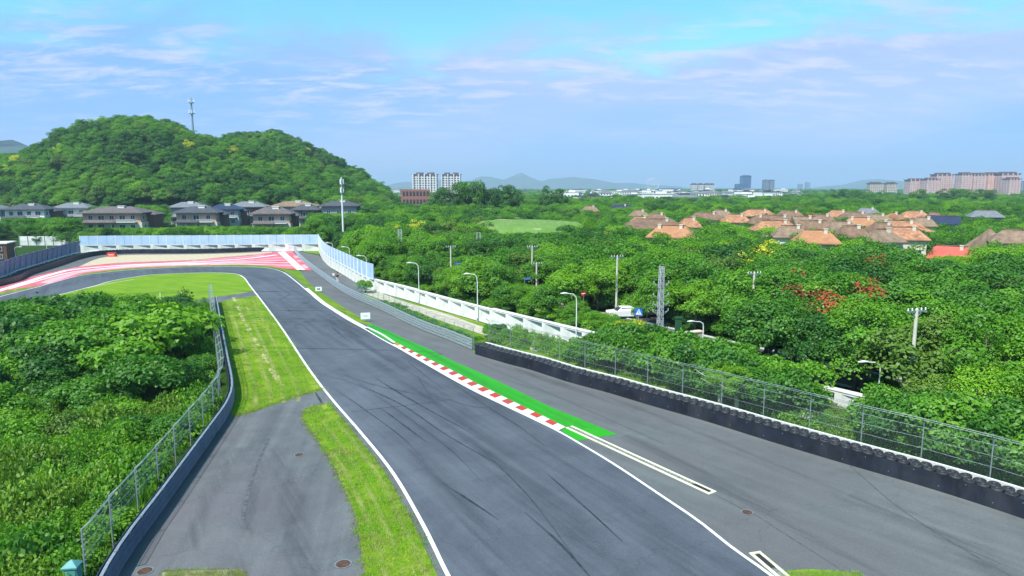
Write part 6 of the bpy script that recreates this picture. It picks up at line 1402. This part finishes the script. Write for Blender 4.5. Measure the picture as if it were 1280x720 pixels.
# two slim pale trunked saplings and leafy trees inside the wall
for px, py, hg, lk, lab in ((900, 511, 3.6, 'bright green', 'slim sapling with pale forked trunk, left of the pair behind the fence'), (921, 516, 3.4, 'bright green', 'slim sapling with pale trunk, right of the pair behind the fence'),
                            (793, 455, 4.0, 'yellow flowering', 'yellow flowering small tree left of the foot of the tall lattice pylon'), (760, 455, 3.3, 'bright green', 'small leafy tree hiding the end of the white wall'), (785, 460, 3.2, 'mid green', 'small leafy tree behind the fence below the yellow flowering tree'), (812, 466, 3.5, 'mid green', 'small leafy tree behind the fence at the foot of the lattice pylon'), (850, 478, 3.6, 'bright green', 'small leafy tree behind the fence below the dark green box'),
                            (1215, 560, 5.0, 'bright green', 'large bright leafy tree behind the fence near the right edge'), (1268, 575, 5.2, 'bright green', 'large bright leafy tree cut by the right edge behind the tyre wall'), (1160, 545, 3.9, 'olive green', 'yellowish leafy tree behind the fence right of the wall remnant'), (875, 480, 3.7, 'mid green', 'bushy tree behind the fence left of the pale trunked saplings'), (950, 505, 3.3, 'mid green', 'bushy small tree right of the pale trunked saplings')):
    q = G(px, py); cm, tm2, zt, r0 = CROWNS[lk][int(rng.integers(min(3, len(CROWNS[lk]))))]; s = hg / zt; e = empty('small_tree', (q.x, q.y, 0), rng.uniform(0, 6), label=lab, cat='tree'); e.scale = (s * 1.05, s * 1.05, s)
    pale = px in (900, 921); tmx = tm2.copy() if pale else tm2
    if pale: tmx.materials.clear(); tmx.materials.append(m_birch)
    o = link('trunk', tmx, None, e); o.scale = (2.0, 2.0, 1) if pale else (1, 1, 1); o = link('crown', cm, None, e)
    if pale: o.location = (0, 0, zt * .28); o.scale = (.85, .85, .72)

# ------------------------------------------------------------------ weeds and grass tufts (ground cover)
def tuft(name, seed, n, r, h, mat, wid=.02, lean=.5):
    g = np.random.default_rng(seed); mb = MB()
    for i in range(n):
        a, rr = g.uniform(0, 6.28), r * math.sqrt(g.uniform()); x, y = rr * math.cos(a), rr * math.sin(a); hh = h * g.uniform(.5, 1.2); b = g.uniform(0, 6.28); lx, ly = math.cos(b) * hh * lean * g.uniform(.2, 1), math.sin(b) * hh * lean * g.uniform(.2, 1); wx, wy = -math.sin(b) * wid, math.cos(b) * wid
        n0 = len(mb.v); mb.v += [(x - wx, y - wy, 0), (x + wx, y + wy, 0), (x + wx * .7 + lx * .45, y + wy * .7 + ly * .45, hh * .6), (x - wx * .7 + lx * .45, y - wy * .7 + ly * .45, hh * .6), (x + lx, y + ly, hh)]
        mb.f += [(n0, n0 + 1, n0 + 2, n0 + 3), (n0 + 3, n0 + 2, n0 + 4)]
    me = mb.mesh(name); me.materials.append(mat); return me
def weed(name, seed, n, r, h, mat, size=.07):
    g = np.random.default_rng(seed); C = np.stack([g.normal(0, r * .5, n), g.normal(0, r * .5, n), h * g.beta(1.6, 1.4, n)], 1); C[:, 2] *= np.clip(1.25 - .5 * np.hypot(C[:, 0], C[:, 1]) / r, .3, 1.2)
    Nn = np.stack([C[:, 0], C[:, 1], np.full(n, .55)], 1); return leaf_mesh(name, C, Nn, size, [mat], seed=seed, jit=.55)
WD = [weed('weed', 1, 330, .62, .62, F_weed, .07), weed('weed', 2, 330, .6, .8, F_weed, .06), weed('weed', 3, 300, .65, .5, F_mid, .065), weed('weed', 4, 300, .6, .55, foliage('pale_weed_leaves', (0.07, 0.16, .012), (.15, .29, .02), (.26, .42, .04), transl=.3), .055), tuft('weed', 5, 120, .5, .42, F_weed, .012), tuft('weed', 6, 200, .5, .40, F_weed, .016), weed('weed', 7, 300, .55, .7, F_light, .075)]
P, RZ, SC, IX = [], [], [], []
g = np.random.default_rng(21)
for i in range(15000):
    Y = 20 + 77 * g.uniform() ** 1.2; X = g.uniform(-100, -14); fxx = np.interp(Y, fy, fx, left=fx[0]); off = fxx - X; px, py = project(X, Y, 0)
    if off < 1.35 or px < -60 or px > 300 or Y > 93: continue
    if Y > 55 and off > 12 and g.uniform() < .75: continue
    s = math.sin(X * .5 + 1 + math.sin(Y * .3)) * math.sin(Y * .42 + 2 + math.sin(X * .37)) + g.normal(0, .16); v_ = math.sin(X * .9 + 4) * math.sin(Y * .8 + X * .2)
    ix = (3 if g.uniform() < .75 else 4) if s > .38 else ((2 if g.uniform() < .7 else 5) if s > .05 else (6 if s < -.5 else int(g.choice([0, 1, 0, 1, 5]))))
    P.append((X, Y, 0)); RZ.append(g.uniform(0, 6.28)); k = g.uniform(.6, 1.3) * (1.15 + .45 * v_); SC.append((k, k, k * g.uniform(.7, 1.5) * (1.15 + .5 * s))); IX.append(ix)
scatter('undergrowth', P, RZ, SC, IX, WD, kind='stuff', label='rough weeds and tall grass filling the ground left of the wire fence')
P, RZ, SC, IX = [], [], [], []
for i in range(len(PS) * 34):
    j = int(g.integers(len(PS) - 1)); p = PS[j]; q = p + Vector((.62, .78, 0)) * g.uniform(.9, 6.5)
    if beyond_wall(q.x, q.y) > -.8: continue
    px, py = project(q.x, q.y, 0)
    if px < 720 and g.uniform() < .5: continue
    P.append(tuple(q)); RZ.append(g.uniform(0, 6.28)); k = g.uniform(.6, 1.3); SC.append((k, k, k * g.uniform(.7, 1.3))); IX.append(int(g.choice([0, 1, 2, 3, 4, 5, 3])))
for i in range(1500):      # green strip behind the guard rail
    j = int(g.integers(8, len(guard_l) - 1)) if len(guard_l) > 12 else 0; p = guard_l[j]; nn = normals2(guard_l)[j] * -1; q = p + nn * g.uniform(.9, 3.2) + Vector((g.uniform(-.25, .25), g.uniform(-.25, .25), 0))
    if q.y > 95: continue
    P.append(tuple(q)); RZ.append(g.uniform(0, 6.28)); k = g.uniform(.4, .8); SC.append((k, k, k * .8)); IX.append(int(g.choice([5, 0, 5, 2])))
scatter('undergrowth', P, RZ, SC, IX, WD, kind='stuff', label='weeds and tall grass between the tyre wall and the white wall')
P, RZ, SC, IX = [], [], [], []; SM = [m for lk in ('mid green leafy', 'dark leafy', 'bright green leafy') for m in SHR[lk]]
for d_, dens, hmx in ((-1.6, 2, 1.9), (-4.6, 2, 2.3), (-9.5, 2, 2.6), (-13.0, 2, 2.6), (-17, 2, 2.6)):
    for p in offset(smooth_line(wallpoly[4:], 1.9), d_):
        for _ in range(dens):
            X, Y = p.x + g.uniform(-1.2, 1.2), p.y + g.uniform(-1.2, 1.2); px, _ = project(X, Y, 1)
            if 975 < px < 1085 and d_ > -6: continue
            if px > 1400 or beyond_wall(X, Y) < 1.3 or dist_street(X, Y) < 3.4 or g.uniform() < .3: continue
            if any((X - q.x) ** 2 + (Y - q.y) ** 2 < (r_ * .8) ** 2 for q, r_ in NOTREE): continue
            h_ = min(g.uniform(1.0, hmx), canopy_limit(X, Y, 1.5))
            if h_ < .5: continue
            j = int(g.integers(len(SM))); zt = SM[j][1]; s = h_ / zt; P.append((X, Y, 0)); RZ.append(g.uniform(0, 6.28)); SC.append((max(s, .6), max(s, .6), s)); IX.append(j)
scatter('understorey', P, RZ, SC, IX, [m for m, _ in SM], kind='stuff', label='tangled understorey bushes filling the wood edge behind the concrete wall')
# mown turf blades: the island, the verge and ragged edges
GT = [tuft('turf', 31, 46, .34, .075, foliage('turf_green', (0.10, 0.30, .010), (.18, .46, .015), (.28, .58, .03), transl=.4), .012, .8), tuft('turf', 32, 46, .34, .07, foliage('turf_blades', (0.14, 0.32, .010), (.26, .50, .018), (.42, .60, .05), transl=.4), .012, .8), tuft('turf', 33, 34, .34, .10, F_straw, .010, .9)]
def inpoly(x, y, poly):
    c = False; j = len(poly) - 1
    for i in range(len(poly)):
        xi, yi, xj, yj = poly[i][0], poly[i][1], poly[j][0], poly[j][1]
        if (yi > y) != (yj > y) and x < (xj - xi) * (y - yi) / (yj - yi) + xi: c = not c
        j = i
    return c
P, RZ, SC, IX = [], [], [], []
isl = [(p.x, p.y) for p in isl_l + isl_r]
for i in range(3600):
    X, Y = g.uniform(-15, -1.5), g.uniform(23, 51)
    if inpoly(X, Y, isl): P.append((X, Y, Z4)); RZ.append(g.uniform(0, 6.28)); k = g.uniform(.7, 1.3); SC.append((k, k, k)); IX.append(int(g.choice([0, 1, 1, 1, 2])))
for L, sh_ in ((isl_l, 0.02), (isl_r, -.02)):
    for p, q in zip(L, normals2(L)):
        for _ in range(5): P.append((p.x + q.x * sh_ + g.normal(0, .09), p.y + q.y * sh_ + g.normal(0, .09), Z4)); RZ.append(g.uniform(0, 6.28)); k = g.uniform(.35, .7); SC.append((k, k, k * 1.6)); IX.append(int(g.choice([1, 2, 2])))
vl = [(p.x, p.y) for p in ([G(272, 378.5), G(290, 373.8), G(322, 369.5)] + [p for p in tlv[::-1]] + [G(404, 487), G(345, 505), G(290, 522)] + [p for p in LF if p.y > 47.5])]
for i in range(3000):
    X, Y = g.uniform(-42, -12), 46 + 48 * g.uniform() ** 1.6
    if inpoly(X, Y, vl): P.append((X, Y, Z3)); RZ.append(g.uniform(0, 6.28)); k = g.uniform(.9, 1.6); SC.append((k, k, k * .9)); IX.append(int(g.choice([0, 1, 1, 1, 2])))
eg = px_line([(290, 521), (318, 514), (345, 504), (380, 493), (404, 486)], .12)
for p in eg:
    for _ in range(2): P.append((p.x + g.normal(0, .12), p.y + g.normal(0, .12), Z3)); RZ.append(g.uniform(0, 6.28)); k = g.uniform(.35, .75); SC.append((k, k, k * 1.5)); IX.append(int(g.choice([1, 2, 2])))
for i in range(420):       # weedy patch at the foot of the apron and grass corner at the bottom right
    a = G(g.uniform(205, 306), g.uniform(713, 728)); P.append((a.x, a.y, Z2)); RZ.append(g.uniform(0, 6.28)); k = g.uniform(.3, .8); SC.append((k, k, k)); IX.append(int(g.choice([1, 2, 2])))
    a = G(g.uniform(985, 1075), 720 + abs(g.normal(0, 10)) - 4 * g.uniform()); P.append((a.x, a.y, Z2)); RZ.append(g.uniform(0, 6.28)); k = g.uniform(.5, 1); SC.append((k, k, k)); IX.append(int(g.choice([0, 1, 2])))
scatter('turf_blades', P, RZ, SC, IX, GT, kind='stuff', label='short mown grass blades of the island lawn and the verge')
sheet('weedy_patch', px_line([(203, 716), (240, 713.5), (280, 712.5), (306, 711), (306, 730), (203, 730)], .5, False), Z2 + .006, m_wind)
sheet('corner_grass', px_line([(984, 714), (1010, 711.5), (1050, 715), (1085, 722), (1180, 790), (1060, 790)], .5, False), Z2 + .006, m_grass)

# ------------------------------------------------------------------ haze
mh = bpy.data.materials.new('haze_air'); mh.use_nodes = True; t = mh.node_tree; t.nodes.clear(); o_ = N(t, 'ShaderNodeOutputMaterial'); pv = N(t, 'ShaderNodeVolumePrincipled', Density=0.00017, Anisotropy=0.0)
pv.inputs['Color'].default_value = (0.58, 0.79, 1.0, 1); t.links.new(pv.outputs[0], o_.inputs['Volume'])
mb = MB(); mb.box((0, 0, 149), (26000, 26000, 300)); hz_ = mb.build('haze', mh, kind='stuff'); hz_['label'] = 'pale blue haze over the whole valley'
